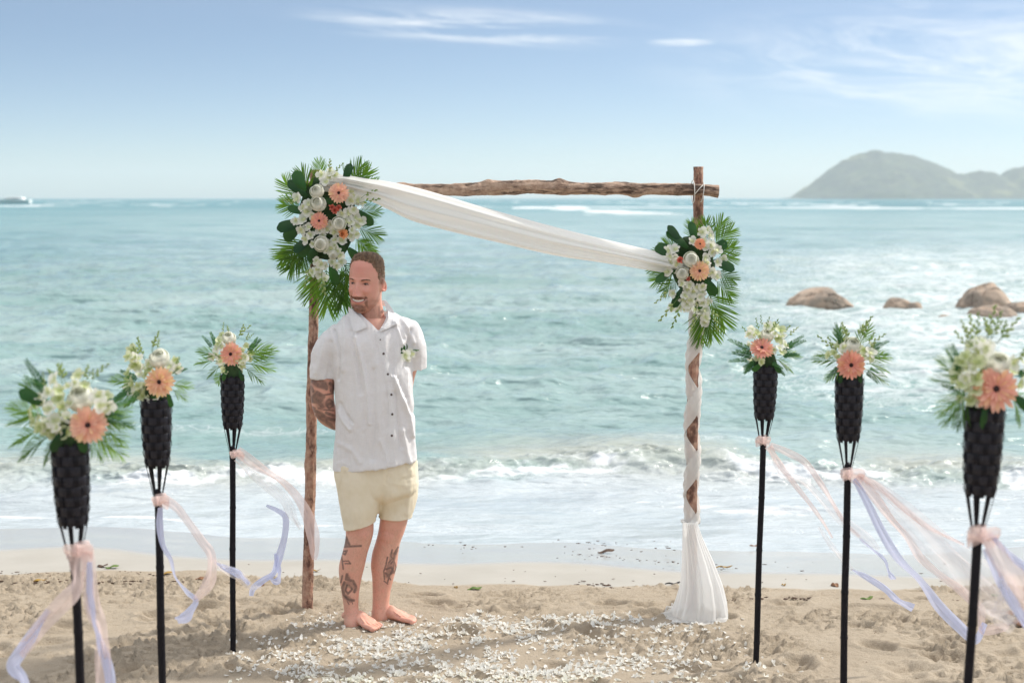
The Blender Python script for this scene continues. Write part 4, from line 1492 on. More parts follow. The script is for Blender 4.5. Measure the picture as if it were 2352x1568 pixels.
torch_bouquet('flower arrangement with half hidden upturned peach gerbera, in farthest torch by the wrapped post', tR1, YR1, (1759, 830), 1,
    [(1750, 798, 30, 3, .75)], [(1762, 770, 15)], [(7, 1790, 790, 18, 26), (6, 1735, 775, 20, 22), (5, 1775, 760, 20, 14), (3, 1735, 830, 22, 8)],
    [(1785, 815, 12, 60, 0), (1780, 825, 350, 60, 1), (1745, 822, 195, 45, 1)],
    [(1735, 810, 150, 62), (1735, 820, 165, 60), (1745, 830, 215, 50), (1790, 805, 25, 58), (1790, 815, 5, 50), (1765, 825, 250, 28), (1750, 825, 100, 40), (1765, 828, 80, 35), (1775, 835, 320, 45), (1740, 828, 200, 40)],
    [(1760, 758, 85, 30), (1772, 762, 70, 32), (1745, 765, 110, 30), (1790, 770, 45, 35), (1735, 780, 140, 35)], [(1752, 832, 220, 30), (1775, 832, 310, 30)])
torch_bouquet('flower arrangement, pointed white bud above peach gerbera, in middle torch by the wrapped post', tR2, YR2, (1951, 858), 1,
    [(1955, 838, 36, 3, -.05)], [(1958, 795, 20)], [(5, 1920, 812, 18, 20), (5, 1990, 812, 18, 20), (3, 1935, 790, 12, 14)],
    [(1930, 830, 165, 65, 0), (1930, 820, 152, 60, 1), (1935, 845, 205, 50, 0), (1985, 825, 18, 70, 0), (1990, 835, 5, 68, 1), (1980, 845, 345, 70, 0), (1985, 818, 30, 60, 1), (1930, 800, 95, 55, 0), (1975, 795, 82, 60, 1)],
    [(1935, 800, 105, 55), (1990, 810, 30, 55), (1930, 840, 220, 45), (1985, 850, 320, 40)], [(1965, 780, 60, 55), (1945, 785, 110, 45), (1975, 785, 80, 50), (1925, 805, 150, 50), (1990, 800, 45, 45)], [(1935, 855, 250, 25), (1970, 855, 290, 25)])
torch_bouquet('tall flower arrangement with greenish buds sprouting above a big peach gerbera, in front torch', tR3, YR3, (2263, 925), 1,
    [(2288, 893, 50, 2, .2)], [(2290, 838, 29)], [(19, 2235, 862, 40, 50), (6, 2245, 810, 30, 26), (5, 2330, 850, 26, 36), (5, 2232, 905, 36, 22), (3, 2275, 790, 26, 20)],
    [(2215, 880, 125, 85, 0), (2210, 890, 140, 80, 1), (2215, 870, 110, 90, 0), (2225, 915, 205, 90, 1), (2230, 920, 235, 80, 0), (2320, 900, 340, 90, 0), (2320, 910, 320, 90, 1), (2250, 930, 262, 75, 1), (2275, 925, 280, 60, 0), (2225, 905, 190, 90, 1)],
    [(2210, 860, 110, 70), (2330, 860, 20, 60), (2215, 900, 160, 60)], [(2235, 800, 105, 70), (2265, 790, 85, 75), (2290, 790, 62, 70), (2230, 810, 130, 60), (2320, 820, 30, 55), (2275, 780, 72, 60), (2250, 790, 98, 60)], [(2265, 925, 268, 60), (2325, 905, 320, 60)])

# ------------------------------------------------------------------ ribbons
PINK = cloth('pink_organza', (0.95, 0.78, 0.75), alpha=0.55, trans=0.4, rough=.5)
BLUE = cloth('white_satin', (0.70, 0.74, 0.96), alpha=0.86, trans=0.35, rough=.4)
SHW = cloth('pale_organza', (0.94, 0.89, 0.90), alpha=0.26, trans=0.4)


def strip(name, root, pts, Yd, mat, w0, tw=0.5, seed=0, dz=0.0):
    """pts: (x, y, width in picture units, depth offset)"""
    q = np.array([(p[0], p[1], p[2], p[3] if len(p) > 3 else 0.0) for p in pts], float)
    n = 90
    c = crom(q, n)
    W3 = np.array([np.array(P(a, b, Yd + d_)) for a, b, _, d_ in c])
    k = pxs(Yd)
    T, Nn, B = frames(W3)
    V = []
    nc = 9
    view = np.array([0, 1.0, 0])
    ph = seed * 1.7
    for i in range(n):
        t = i / (n - 1)
        side = np.cross(T[i], view); side /= np.linalg.norm(side) + 1e-9
        out_ = np.cross(side, T[i])
        an = tw * math.sin(t * 7 + ph) + .25 * math.sin(t * 17 + ph * 2)
        s_ = side * math.cos(an) + out_ * math.sin(an)
        o_ = np.cross(s_, T[i])
        w = max(c[i][2], .5) * k
        for j in range(nc):
            v = j / (nc - 1) - .5
            fold = w * (.10 * math.sin(v * 8 + t * 6 + ph) + .05 * math.sin(v * 19 + t * 11))
            V.append(W3[i] + s_ * w * v + o_ * fold)
    me = mesh_from(name, np.array(V) - np.array(root.location), grid_faces(n, nc), True, [mat])
    return obj(name, me, root)


def ribbon(label, kx, ky, Yd, streamers, size=1.0, loops=((1, 30), (-1, 25))):
    kn = P(kx, ky, Yd - .025)
    root = empty('ribbon', kn)
    tag(root, label, 'ribbon', 'ribbons tied round the torches')
    k = pxs(Yd)
    # wrapped knot around the pole
    mb = MB(); pts = []
    for t in np.linspace(0, 2 * math.pi, 40):
        pts.append((.019 * math.sin(t), .025 - .020 * math.cos(t), .006 * math.sin(t + 1)))
    n = 40; V = []
    for i, p_ in enumerate(pts):
        for v in np.linspace(-1, 1, 7):
            r = 1 + .25 * math.cos(v * 1.5) + .12 * math.sin(v * 9 + i * .3)
            V.append((p_[0] * r, .025 + (p_[1] - .025) * r, p_[2] + .019 * v * size))
    mb.add(V, grid_faces(n, 7).tolist())
    obj('knot', mb.mesh('knot', [PINK]), root)
    # bow loops
    for (sx, L) in loops:
        V = []; n = 30
        for i in range(n):
            t = i / (n - 1) * 2 * math.pi
            x = sx * L * k * .5 * (1 - math.cos(t)) ; y = -.012 * math.sin(t) - .012; z = L * k * .55 * math.sin(t) * math.sin(t / 2) * .7
            for v in np.linspace(-1, 1, 7):
                V.append((x * (1 - .1 * v), y + .010 * v * math.sin(t / 2) + .003 * math.sin(v * 5 + i * .5), z - .019 * v * size - abs(x) * .25))
        me = mesh_from('bow_loop', V, grid_faces(n, 7), True, [PINK])
        obj('bow_loop', me, root)
    for s_i, (mat, w, pts, tw) in enumerate(streamers):
        strip('streamer', root, [(p[0], p[1], (p[2] if len(p) > 2 else w), (p[3] if len(p) > 3 else 0)) for p in pts], Yd - .04, mat, w, tw, s_i + kx * .01)
    return root


ribbon('pink ribbon with pale blue tails on the front torch by the bare post, hanging down', 182, 1262, YL1, [
    (PINK, 40, [(185, 1250, 30), (178, 1300, 44), (172, 1350, 44), (130, 1400, 40), (95, 1435, 36), (70, 1470, 34), (45, 1500, 26)], .5),
    (BLUE, 28, [(110, 1400, 14), (75, 1455, 26), (45, 1500, 30), (30, 1530, 30), (55, 1560, 30), (62, 1620, 30)], .4),
    (PINK, 40, [(200, 1250, 26), (205, 1320, 34), (212, 1390, 36), (232, 1450, 40), (236, 1520, 38), (240, 1640, 36)], .4),
    (BLUE, 20, [(205, 1290, 12), (208, 1370, 18), (215, 1430, 20), (235, 1490, 22), (252, 1550, 24), (255, 1640, 24)], .7)], 1.0, ((1, 34), (-1, 30)))
ribbon('pink ribbon trailing from the middle torch beside the bare post, pale tail curled', 364, 1148, YL2, [
    (PINK, 24, [(372, 1142, 24), (405, 1165, 20), (432, 1198, 18), (462, 1240, 20), (484, 1272, 24), (486, 1315, 32), (472, 1350, 26), (446, 1378, 14)], .5),
    (BLUE, 14, [(368, 1165, 12), (367, 1205, 16), (374, 1250, 12), (392, 1285, 10), (402, 1325, 10), (428, 1358, 14), (450, 1378, 12), (438, 1400, 18), (424, 1418, 30), (406, 1424, 26)], .6),
    (SHW, 20, [(488, 1280, 8), (510, 1305, 22), (545, 1318, 24), (575, 1345, 16), (600, 1350, 8)], .4),
    (BLUE, 12, [(492, 1290, 4), (520, 1305, 14), (548, 1318, 18), (572, 1342, 10)], .6)], .9, ((-1, 12), (1, 26)))
ribbon('pink ribbon blown across the bare post from the farthest torch beside it', 540, 1042, YL3, [
    (PINK, 26, [(545, 1034, 22), (575, 1058, 26), (610, 1082, 24), (650, 1108, 20), (682, 1140, 20), (705, 1180, 26, -.02), (718, 1225, 30, -.05), (722, 1265, 22, -.05), (722, 1285, 10, -.05)], .45),
    (SHW, 26, [(540, 1055, 14), (575, 1085, 20), (620, 1120, 24), (655, 1150, 26), (675, 1190, 22), (690, 1215, 10)], .6),
    (BLUE, 14, [(612, 1160, 6), (636, 1172, 12), (655, 1188, 16), (654, 1230, 16), (642, 1275, 18), (628, 1315, 22), (604, 1332, 18), (582, 1350, 14), (577, 1368, 10)], .9),
    (BLUE, 12, [(632, 1270, 8), (640, 1310, 14), (636, 1335, 16), (618, 1325, 12)], .8)], .8, ((1, 22), (-1, 10)))
ribbon('pink ribbon blown in thin strands from the farthest torch beside the wrapped post', 1752, 1010, YR1, [
    (PINK, 16, [(1765, 1025, 22), (1790, 1065, 16), (1825, 1112, 13), (1855, 1150, 12), (1885, 1190, 9), (1912, 1235, 5)], .6),
    (PINK, 18, [(1768, 1022, 14), (1810, 1040, 20), (1850, 1062, 17), (1885, 1110, 14), (1910, 1150, 11), (1938, 1196, 9), (1975, 1232, 7)], .6),
    (SHW, 20, [(1765, 1025, 12), (1800, 1085, 22), (1850, 1110, 20), (1930, 1190, 24), (1990, 1235, 24), (2020, 1262, 10)], .5),
    (BLUE, 10, [(1975, 1236, 5), (2005, 1262, 8), (2032, 1285, 8), (2040, 1310, 8), (2052, 1330, 16)], .8),
    (BLUE, 16, [(1958, 1308, 6), (1990, 1325, 14), (2030, 1350, 16), (2062, 1378, 16), (2098, 1396, 20)], .5),
    (SHW, 12, [(1880, 1210, 8), (1915, 1260, 14), (1958, 1308, 10)], .5)], .9, ((-1, 18), (1, 16)))
ribbon('pink ribbon with long pale blue strands from the middle torch beside the wrapped post', 1948, 1088, YR2, [
    (BLUE, 20, [(1962, 1100, 14), (1990, 1150, 18), (2025, 1220, 22), (2065, 1285, 20), (2115, 1335, 18), (2160, 1395, 26), (2205, 1440, 26), (2240, 1470, 18), (2262, 1430, 14)], .5),
    (PINK, 20, [(1966, 1095, 22), (2005, 1135, 24), (2045, 1190, 20), (2085, 1235, 18), (2115, 1280, 20), (2160, 1320, 16), (2210, 1358, 22), (2250, 1400, 26), (2255, 1445, 22), (2300, 1440, 24), (2314, 1444, 22)], .5),
    (PINK, 16, [(1970, 1090, 18), (2020, 1120, 16), (2065, 1158, 14), (2110, 1195, 13), (2160, 1225, 10), (2215, 1250, 6)], .6),
    (SHW, 60, [(1975, 1095, 22), (2050, 1165, 46), (2120, 1230, 56), (2180, 1290, 60), (2250, 1360, 70), (2330, 1420, 40)], .25),
    (SHW, 40, [(1975, 1090, 18), (2060, 1150, 30), (2160, 1240, 46), (2260, 1320, 60), (2340, 1380, 50)], .3)], 1.0, ((1, 34), (-1, 14)))
ribbon('wide pink ribbon on the front torch by the wrapped post, flying out of the picture', 2252, 1226, YR3, [
    (PINK, 50, [(2262, 1225, 34), (2290, 1270, 44), (2325, 1320, 54), (2365, 1375, 56), (2420, 1440, 50)], .3),
    (BLUE, 20, [(2275, 1225, 10), (2310, 1265, 14), (2345, 1295, 18), (2400, 1340, 20)], .5),
    (BLUE, 20, [(2262, 1260, 12), (2290, 1320, 20), (2325, 1380, 26), (2360, 1440, 24), (2400, 1500, 20)], .5),
    (SHW, 50, [(2300, 1330, 20), (2300, 1390, 46), (2270, 1400, 40), (2330, 1440, 40)], .4)], 1.15, ((1, 38), (-1, 34)))
# ------------------------------------------------------------------ the man
PY = 6.90
KM = pxs(PY)
fx0, fy0 = P(858, 1450, PY).x, PY
person = empty('person', (fx0, fy0, 0))
tag(person, 'barefoot bearded man in white linen shirt and cream shorts under the arch, looking aside', 'person')
O0 = np.array(person.location)


def M(x, y, d=0.0): return np.array(P(x, y, PY + d))


def ring_loft(rings, n, seg=40, power=2.0):
    """rings: (x centre, y, rx, rdepth in picture units, depth offset m, [dx tilt]) -> closed solid"""
    q = crom([list(r) + [0] * (6 - len(r)) for r in rings], n)
    a = np.linspace(0, 2 * math.pi, seg, endpoint=False)
    V = []
    for (x, y, rx, rd, dd_, tl) in q:
        c = M(x, y, dd_)
        cs, sn = np.cos(a), np.sin(a)
        cs = np.sign(cs) * np.abs(cs) ** (2 / power); sn = np.sign(sn) * np.abs(sn) ** (2 / power)
        V.append(np.stack([c[0] + rx * KM * cs, c[1] + rd * KM * sn, c[2] - tl * KM * cs + 0 * a], -1))
    V = np.concatenate(V)
    F = grid_faces(n, seg, True).tolist()
    F.append(list(range(seg))[::-1]); F.append([(n - 1) * seg + i for i in range(seg)])
    return V, F


def mtube(pts, rad, n=30, seg=20, squash=None):
    """pts: (x, y, depth m); radii in picture units"""
    q = crom([list(p) + [r] for p, r in zip(pts, rad)], n)
    W = np.array([M(a, b, c) for a, b, c, _ in q])
    return tube_geo(W, q[:, 3] * KM, seg, True, squash)


def remesh(pieces, voxel, smooth_it=2, fac=.5):
    mb = MB()
    for V, F in pieces: mb.add(V, F)
    me = mesh_from('tmp', np.concatenate(mb.V), mb.F, False)
    o = bpy.data.objects.new('tmp', me); COL.objects.link(o)
    md = o.modifiers.new('r', 'REMESH'); md.mode = 'VOXEL'; md.voxel_size = voxel
    if smooth_it:
        s_ = o.modifiers.new('s', 'SMOOTH'); s_.iterations = smooth_it; s_.factor = fac
    bpy.context.view_layer.update()
    dg = bpy.context.evaluated_depsgraph_get()
    m2 = bpy.data.meshes.new_from_object(o.evaluated_get(dg))
    bpy.data.objects.remove(o); bpy.data.meshes.remove(me)
    m2.polygons.foreach_set('use_smooth', np.ones(len(m2.polygons), dtype=bool))
    return m2


def get_co(me):
    a = np.empty(len(me.vertices) * 3, np.float32); me.vertices.foreach_get('co', a)
    return a.reshape(-1, 3).astype(float)


def get_no(me):
    a = np.empty(len(me.vertices) * 3, np.float32); me.vertices.foreach_get('normal', a)
    return a.reshape(-1, 3).astype(float)


def set_co(me, V):
    me.vertices.foreach_set('co', np.asarray(V, np.float32).ravel()); me.update()


# ---- head in its own frame: +y faces back, -y is the face
HC = M(841.5, 648, 0.0)
YAW = math.radians(-21)     # face turned to the viewer's left
HQ = Matrix.Rotation(YAW, 3, 'Z') @ Matrix.Rotation(math.radians(3), 3, 'Y')
HR = np.array(HQ)


def h2w(V): return np.asarray(V, float) @ HR.T + HC
def w2h(V): return (np.asarray(V, float) - HC) @ HR


hz = [.136, .132, .121, .103, .080, .045, .010, -.020, -.050, -.080, -.105, -.125, -.140, -.148]
hw = [.010, .027, .049, .0635, .0725, .0770, .0770, .0755, .0730, .0685, .0605, .0490, .0340, .0150]
hf = [.006, .030, .056, .0760, .0870, .0925, .0925, .0905, .0900, .0895, .0880, .0850, .0780, .0600]
hb_ = [.014, .040, .066, .083, .093, .097, .095, .088, .077, .060, .042, .025, .005, -.020]
nr_, ns_ = 150, 180
zz = np.linspace(.136, -.148, nr_)


def ip(tab): return np.interp(-zz, -np.array(hz), tab)


hw_, hf_, hbk = ip(hw), ip(hf), ip(hb_)
ker = np.ones(5) / 5
for arr_ in (hw_, hf_, hbk):
    arr_[2:-2] = np.convolve(arr_, ker, 'valid')
a = np.linspace(0, 2 * math.pi, ns_, endpoint=False)
A_, Zg = np.meshgrid(a, zz)
ca, sa = np.cos(A_), np.sin(A_)
pw = 2 / 2.25
X_ = np.sign(ca) * np.abs(ca) ** pw * hw_[:, None]
Yf = np.sign(sa) * np.abs(sa) ** pw
Y_ = np.where(sa < 0, Yf * hf_[:, None], Yf * hbk[:, None])
front = ss(-Y_, 0.02, 0.07)


def gs(v, c, s): return np.exp(-((v - c) / s) ** 2)


def gs2(x, cx_, sx, z, cz, sz): return np.exp(-((x - cx_) / sx) ** 2 - ((z - cz) / sz) ** 2)


dY = np.zeros_like(X_)
# nose
tN = np.clip((0.004 - Zg) / 0.062, 0, 1)
hN = (0.005 + 0.033 * tN ** 1.0) * (1 - ss(-Zg, 0.061, 0.070)) * ss(-Zg, -0.022, 0.004)
wN = 0.0095 + 0.0055 * tN
dY += hN * gs(X_, 0, wN)
for s in (-1, 1):
    dY += 0.014 * gs2(X_, s * .0150, .0062, Zg, -.0595, .0075)
    dY -= 0.0175 * gs2(X_, s * .033, .0175, Zg, -.002, .0120)      # sockets
    dY += 0.0060 * gs2(X_, s * .030, .021, Zg, .0165, .0070)      # brow
    dY += 0.0065 * gs2(X_, s * .034, .012, Zg, -.0045, .0060)      # lids over the eyeball
    dY += 0.0135 * gs2(X_, s * .046, .018, Zg, -.038, .017)       # smiling cheek
    dY -= 0.0085 * gs2(X_ - s * (.033 + .30 * (-Zg - .055)), 0, .0055, Zg, -.066, .014)   # smile fold
    dY += 0.0055 * gs2(X_, s * .044, .013, Zg, -.098, .018)
zc = -.0855 + 7.0 * X_ ** 2                                         # mouth line curves up
mw = np.exp(-(np.abs(X_) / .038) ** 4)
dY += .0060 * mw * gs(Zg, zc + .0085, .0050) + .0062 * mw * gs(Zg, zc - .0100, .0055)
dY -= .0085 * mw * gs(Zg, zc, .0050)
dY -= .0050 * gs2(X_, 0, .022, Zg, -.108, .006)
dY += .0080 * gs2(X_, 0, .022, Zg, -.128, .015)
dY += .0020 * gs2(X_, 0, .045, Zg, .070, .03)
Y_ = Y_ - dY * front
Vh = np.stack([X_, Y_, Zg], -1).reshape(-1, 3)
Fh = grid_faces(nr_, ns_, True).tolist()
Fh.append(list(range(ns_))[::-1]); Fh.append([(nr_ - 1) * ns_ + i for i in range(ns_)])
# ears
pieces = [(h2w(Vh), Fh)]
for s in (-1, 1):
    pts = []
    for t in np.linspace(-.15, 1.12, 22):
        an = t * math.pi * 1.25 + 0.35
        pts.append((s * (.0775 + .017 * math.sin(min(max(t, 0), 1) * math.pi)), .010 + .0155 * math.sin(an) * 1.0 + .004, .0 + .0285 * math.cos(an) - .008))
    pieces.append((lambda VF: (h2w(VF[0]), VF[1]))(tube_geo(pts, [.0040] * 22, 10)))
    V, F = ICO3
    pieces.append((h2w(V * np.array([.0060, .0165, .0295]) + np.array([s * .0845, .017, -.007])), F))
    pieces.append((h2w(V * np.array([.006, .008, .009]) + np.array([s * .0770, .004, -.034])), F))
# neck
nk0 = h2w([[0.008, .030, -.06]])[0]
V, F = tube_geo(crom([nk0 + [0, .01, .03], h2w([[0.008, .026, -.10]])[0], M(853, 722, .018), M(857, 745, .022), M(858, 775, .03)], 24), np.interp(np.linspace(0, 1, 24), [0, .35, .7, 1], [.057, .0610, .063, .085]), 32, True)
pieces.append((V, F))
# trunk, kept inside the shirt
pieces.append(ring_loft([(856, 728, 40, 28, .02), (858, 742, 66, 36, .02), (857, 760, 82, 44, .02), (856, 800, 82, 50, .02), (857, 870, 78, 52, .01), (860, 960, 76, 50, 0), (862, 1040, 74, 46, 0.01), (866, 1090, 66, 38, 0.02)], 40))
# right arm (viewer's left): upper arm out of the sleeve, elbow, forearm going behind the back
pieces.append(mtube([(768, 778, .03), (752, 800, .03), (744, 840, .03), (741, 880, .03), (741, 915, .035), (748, 945, .055), (768, 963, .10), (800, 975, .145), (830, 985, .165)],
                    [20, 23, 25, 28, 27, 26, 24, 19, 14], 60, 24))
pieces.append(mtube([(932, 775, .035), (940, 800, .045), (941, 830, .06), (935, 865, .075), (928, 900, .095), (925, 930, .12), (900, 960, .15), (872, 985, .165)],
                    [22, 24, 22, 18, 19, 19, 16, 13], 60, 24))


def hand(cx_, cy_, d0, sx, dirx, diry):
    """palm with four fingers and a thumb clasped behind the back"""
    V, F = ICO3
    c = M(cx_, cy_, d0)
    out_ = [(V * np.array([.040, .016, .044]) + c, F)]
    for k in range(4):
        L_ = [.062, .070, .066, .052][k]
        off = (-.027 + .018 * k)
        b = c + np.array([sx * .022, .006, off])
        p1 = b + np.array([sx * L_ * .45, .010, -.004]); p2 = p1 + np.array([sx * L_ * .25, -.004, -.014]); p3 = p2 + np.array([-sx * L_ * .05, -.012, -.018])
        out_.append(tube_geo(crom([b, p1, p2, p3], 14), np.linspace(.0095, .0070, 14), 10))
    b = c + np.array([0, .0, .030])
    out_.append(tube_geo(crom([b, b + np.array([sx * .02, .012, .022]), b + np.array([sx * .045, .014, .028])], 10), np.linspace(.0115, .0085, 10), 10))
    return out_


pieces += hand(842, 993, .175, 1, 1, 0)
pieces += hand(868, 1000, .200, -1, -1, 0)
# legs
LL_ = [(828, 1070, 30, 30, .01), (826, 1110, 32, 34, .0), (825, 1155, 33, 37, -.012), (825, 1195, 33.5, 37, -.02), (826, 1222, 32, 35, -.025), (822, 1245, 30.5, 33, -.025), (815, 1270, 29.5, 32, -.02), (808, 1300, 30, 33, -.005), (805, 1330, 25.5, 29, 0), (805, 1360, 20.5, 24, .0), (806, 1388, 17.5, 21, .0), (808, 1408, 17.5, 23, -.005), (810, 1425, 20, 26, -.012), (812, 1440, 22, 26, -.015), (813, 1449, 20, 24, -.015)]
RL_ = [(903, 1070, 30, 30, .05), (906, 1110, 32, 34, .055), (907, 1150, 33, 37, .06), (905, 1190, 33, 37, .06), (899, 1220, 31, 34, .06), (891, 1245, 29.5, 32, .06), (885, 1270, 31, 33, .07), (882, 1297, 31, 33, .075), (880, 1325, 26, 29, .08), (877, 1352, 22, 24, .08), (875, 1378, 20, 21, .08), (875, 1398, 20.5, 22, .08), (874, 1415, 22, 23, .075), (872, 1428, 20, 22, .075), (872, 1434, 17, 19, .075)]
pieces.append(ring_loft(LL_, 70)); pieces.append(ring_loft(RL_, 70))
# knee caps and calf, ankle bones
V, F = ICO3
for (x, y, d, rx, rz, ry) in ((828, 1226, -.055, 22, 24, 22), (893, 1230, .024, 21, 24, 20), (790, 1412, -.01, 6, 7, 8), (826, 1416, -.03, 5, 6, 6), (891, 1406, .06, 5, 6, 6), (858, 1404, .07, 5, 6, 6)):
    pieces.append((V * np.array([rx, ry, rz]) * KM + M(x, y, d), F))


def foot(heel, toe, wid, toes, arch=.0):
    """heel, toe: world xy on the sand; builds the foot with five toes"""
    heel = np.array(heel); toe = np.array(toe)
    L_ = np.linalg.norm(toe - heel); f = (toe - heel) / L_; s = np.array([-f[1], f[0]])
    if s[1] > 0: s = -s            # towards the viewer
    gz_ = float(sand_z(np.array([heel[0]]), np.array([heel[1]]))[0]) - .004
    prof = [(-.02, .020, .030), (.05, .032, .045), (.18, .033, .062), (.34, .033, .072), (.48, .036, .055), (.62, .042, .040), (.74, .045, .028), (.80, .043, .022)]
    out_ = []
    V = []
    n = 40
    q = crom([(u, w, h) for u, w, h in prof], n)
    seg = 28
    for (u, w, h) in q:
        c = heel + f * (L_ * u)
        for t in np.linspace(0, 2 * math.pi, seg, endpoint=False):
            x = math.cos(t) * w * wid; z = h * (.5 + .5 * math.sin(t) * (1 if math.sin(t) > 0 else 1))
            if math.sin(t) > 0: x *= (1 - .45 * math.sin(t) ** 2)
            V.append((c[0] + s[0] * x, c[1] + s[1] * x, gz_ + z))
    F = grid_faces(n, seg, True).tolist()
    F.append(list(range(seg))[::-1]); F.append([(n - 1) * seg + i for i in range(seg)])
    out_.append((np.array(V), F))
    big_ = toes
    for k in range(5):
        kk_ = k if big_ > 0 else 4 - k
        lat = (-.034 + .0170 * k) * wid * 1.05
        ln = [.235, .215, .190, .165, .140][kk_] ; r = [.0135, .0095, .0088, .0082, .0078][kk_]
        b0_ = heel + f * (L_ * (.66)) + s * lat * .95
        e = [.99, .985, .95, .90, .84][kk_]
        p_ = [np.array([*(b0_), gz_ + .020]), np.array([*(heel + f * L_ * (e - .12) + s * lat), gz_ + .019]), np.array([*(heel + f * L_ * (e - .05) + s * lat), gz_ + .016]), np.array([*(heel + f * L_ * e + s * lat), gz_ + .010])]
        out_.append(tube_geo(crom(p_, 16), np.interp(np.linspace(0, 1, 16), [0, .5, .85, 1], [r * .9, r, r * 1.05, r * .55]), 12))
        # tendons over the instep
        c0 = heel + f * L_ * .42 + s * lat * .45
        out_.append(tube_geo(crom([np.array([*c0, gz_ + .050]), np.array([*(heel + f * L_ * .6 + s * lat * .75), gz_ + .036]), np.array([*(heel + f * L_ * (e - .2) + s * lat), gz_ + .024])], 12), [.0045] * 12, 8))
    return out_


h1_ = M(806, 1440, .035); t1_ = M(872, 1462, -.135)
h2_ = M(868, 1430, .105); t2_ = M(958, 1447, -.01)
pieces += foot((h1_[0], h1_[1]), (t1_[0] + .004, t1_[1]), 1.12, -1)
pieces += foot((h2_[0], h2_[1]), (t2_[0] + .006, t2_[1]), 1.0, -1)
body = remesh(pieces, .0030, 1, .5)
BV = get_co(body)

# ---- colour of the skin: warm, sunburnt face, lips, stubble, tattoos
ph = w2h(BV)
px_, py_ = to_px(BV)
C = np.tile(np.array([0.74, 0.41, 0.31]), (len(BV), 1))
nz = fbm(BV[:, 0] * 18, BV[:, 1] * 18, BV[:, 2] * 18, 3)
C *= (0.87 + 0.26 * nz)[:, None]
C *= 1 + np.array([0.02, -0.05, -0.04]) * (fbm(BV[:, 0] * 45, BV[:, 1] * 45, BV[:, 2] * 45, 3)[:, None] - .4) * 3


def blend(mask, col):
    global C
    mask = np.clip(mask, 0, 1)[:, None]
    C = C * (1 - mask) + np.array(col) * mask


ish = (np.abs(ph[:, 0]) < .105) & (ph[:, 2] > -.17) & (py_ < 735)
hx, hy, hzz = ph[:, 0], ph[:, 1], ph[:, 2]
fr = ish * ss(-hy, .0, .05)
blend(fr * .35, (0.68, 0.29, 0.24))
blend(fr * .5 * np.exp(-((hx) / .05) ** 2 - ((hzz - .07) / .035) ** 2), (0.60, 0.22, 0.18))
for s in (-1, 1):
    blend(fr * .4 * gs2(hx, s * .045, .02, hzz, -.035, .02), (0.66, 0.23, 0.17))
blend(fr * .45 * gs2(hx, 0, .014, hzz, -.05, .02), (0.66, 0.21, 0.16))
blend(ish * ss(np.abs(hx), .080, .086) * .5, (0.70, 0.22, 0.17))
# stubble and goatee
zcm = -.0855 + 7.0 * hx ** 2
bn = fbm(hx * 130, hy * 130, hzz * 130, 3)
gap = np.exp(-((hzz - zcm) / .0085) ** 2) * (np.abs(hx) < .034)
must = 1.0 * np.exp(-((hzz - (-.0725 + 4.5 * hx ** 2 - .25 * np.maximum(np.abs(hx) - .025, 0))) / .0062) ** 2) * (np.abs(hx) < .045)
goat = np.exp(-((hx) / .038) ** 6 - ((hzz + .122) / .024) ** 4)
side_ = np.exp(-((np.abs(hx) - .042) / .007) ** 2 - ((hzz + .094) / .020) ** 4)
jaw = ss(np.abs(hx), .03, .045) * ss(-hzz, .050, .085) * ss(.035 - hy, 0, .02)
jaw = np.maximum(jaw, ss(-hzz, .128, .14) * .8 * (hy < .0))
bd = np.clip(np.maximum.reduce([must * .98, goat * .85, side_ * .82, jaw * .50]) - gap * .2, 0, 1) * ish
blend(bd * (0.68 + .50 * bn), (0.24, 0.125, 0.085))
# lips and mouth
lipm = ((np.abs(hx) < .033) * (np.exp(-((hzz - zcm - .0075) / .0032) ** 2) * .6 + np.exp(-((hzz - zcm + .0095) / .0045) ** 2))) * ish * (hy < -.05)
blend(lipm * .8, (0.56, 0.19, 0.16))
blend(np.exp(-((hzz - zcm + .001) / .0048) ** 2) * (np.abs(hx) < .036) * ish * (hy < -.05), (0.10, 0.03, 0.03))
# nostril shade painted dark; skin a little darker round the eyes
for s in (-1, 1):
    blend(ish * np.exp(-((hx - s * .0095) / .0040) ** 2 - ((hzz + .0665) / .003) ** 2) * .8, (0.16, .05, .04))
    blend(fr * .35 * gs2(hx, s * .034, .019, hzz, -.004, .009), (0.40, 0.17, 0.13))
# short hair over the skull painted under the hair itself
hl = .097 - .30 * np.maximum(np.abs(hx) - .045, 0) * 2.2
scalp = ish * np.clip(np.maximum(ss(hzz, .103, .116) * 1.0, ss(hy, -.030, -.005) * ss(hzz, -.02, .01)), 0, 1)
blend(scalp * .7, (0.20, 0.13, 0.09))


def c2v(pts): return [((740 + x / 3.0158) * .91875, (1120 + y / 3.0154) * .91875) for x, y in pts]
def a2v(pts): return [((720 + x / 2.6125) * .91875, (580 + y / 2.6133) * .91875) for x, y in pts]


ink = np.zeros(len(BV))
frontal = get_no(body)[:, 1] < 0.25


def stroke(pts, w, amt=1.0):
    global ink
    for (x0, y0), (x1, y1) in zip(pts[:-1], pts[1:]):
        dx, dy = x1 - x0, y1 - y0
        t = np.clip(((px_ - x0) * dx + (py_ - y0) * dy) / (dx * dx + dy * dy + 1e-9), 0, 1)
        dd_ = np.hypot(px_ - x0 - t * dx, py_ - y0 - t * dy)
        ink = np.maximum(ink, amt * (1 - ss(dd_, w * .6, w * 1.25)))


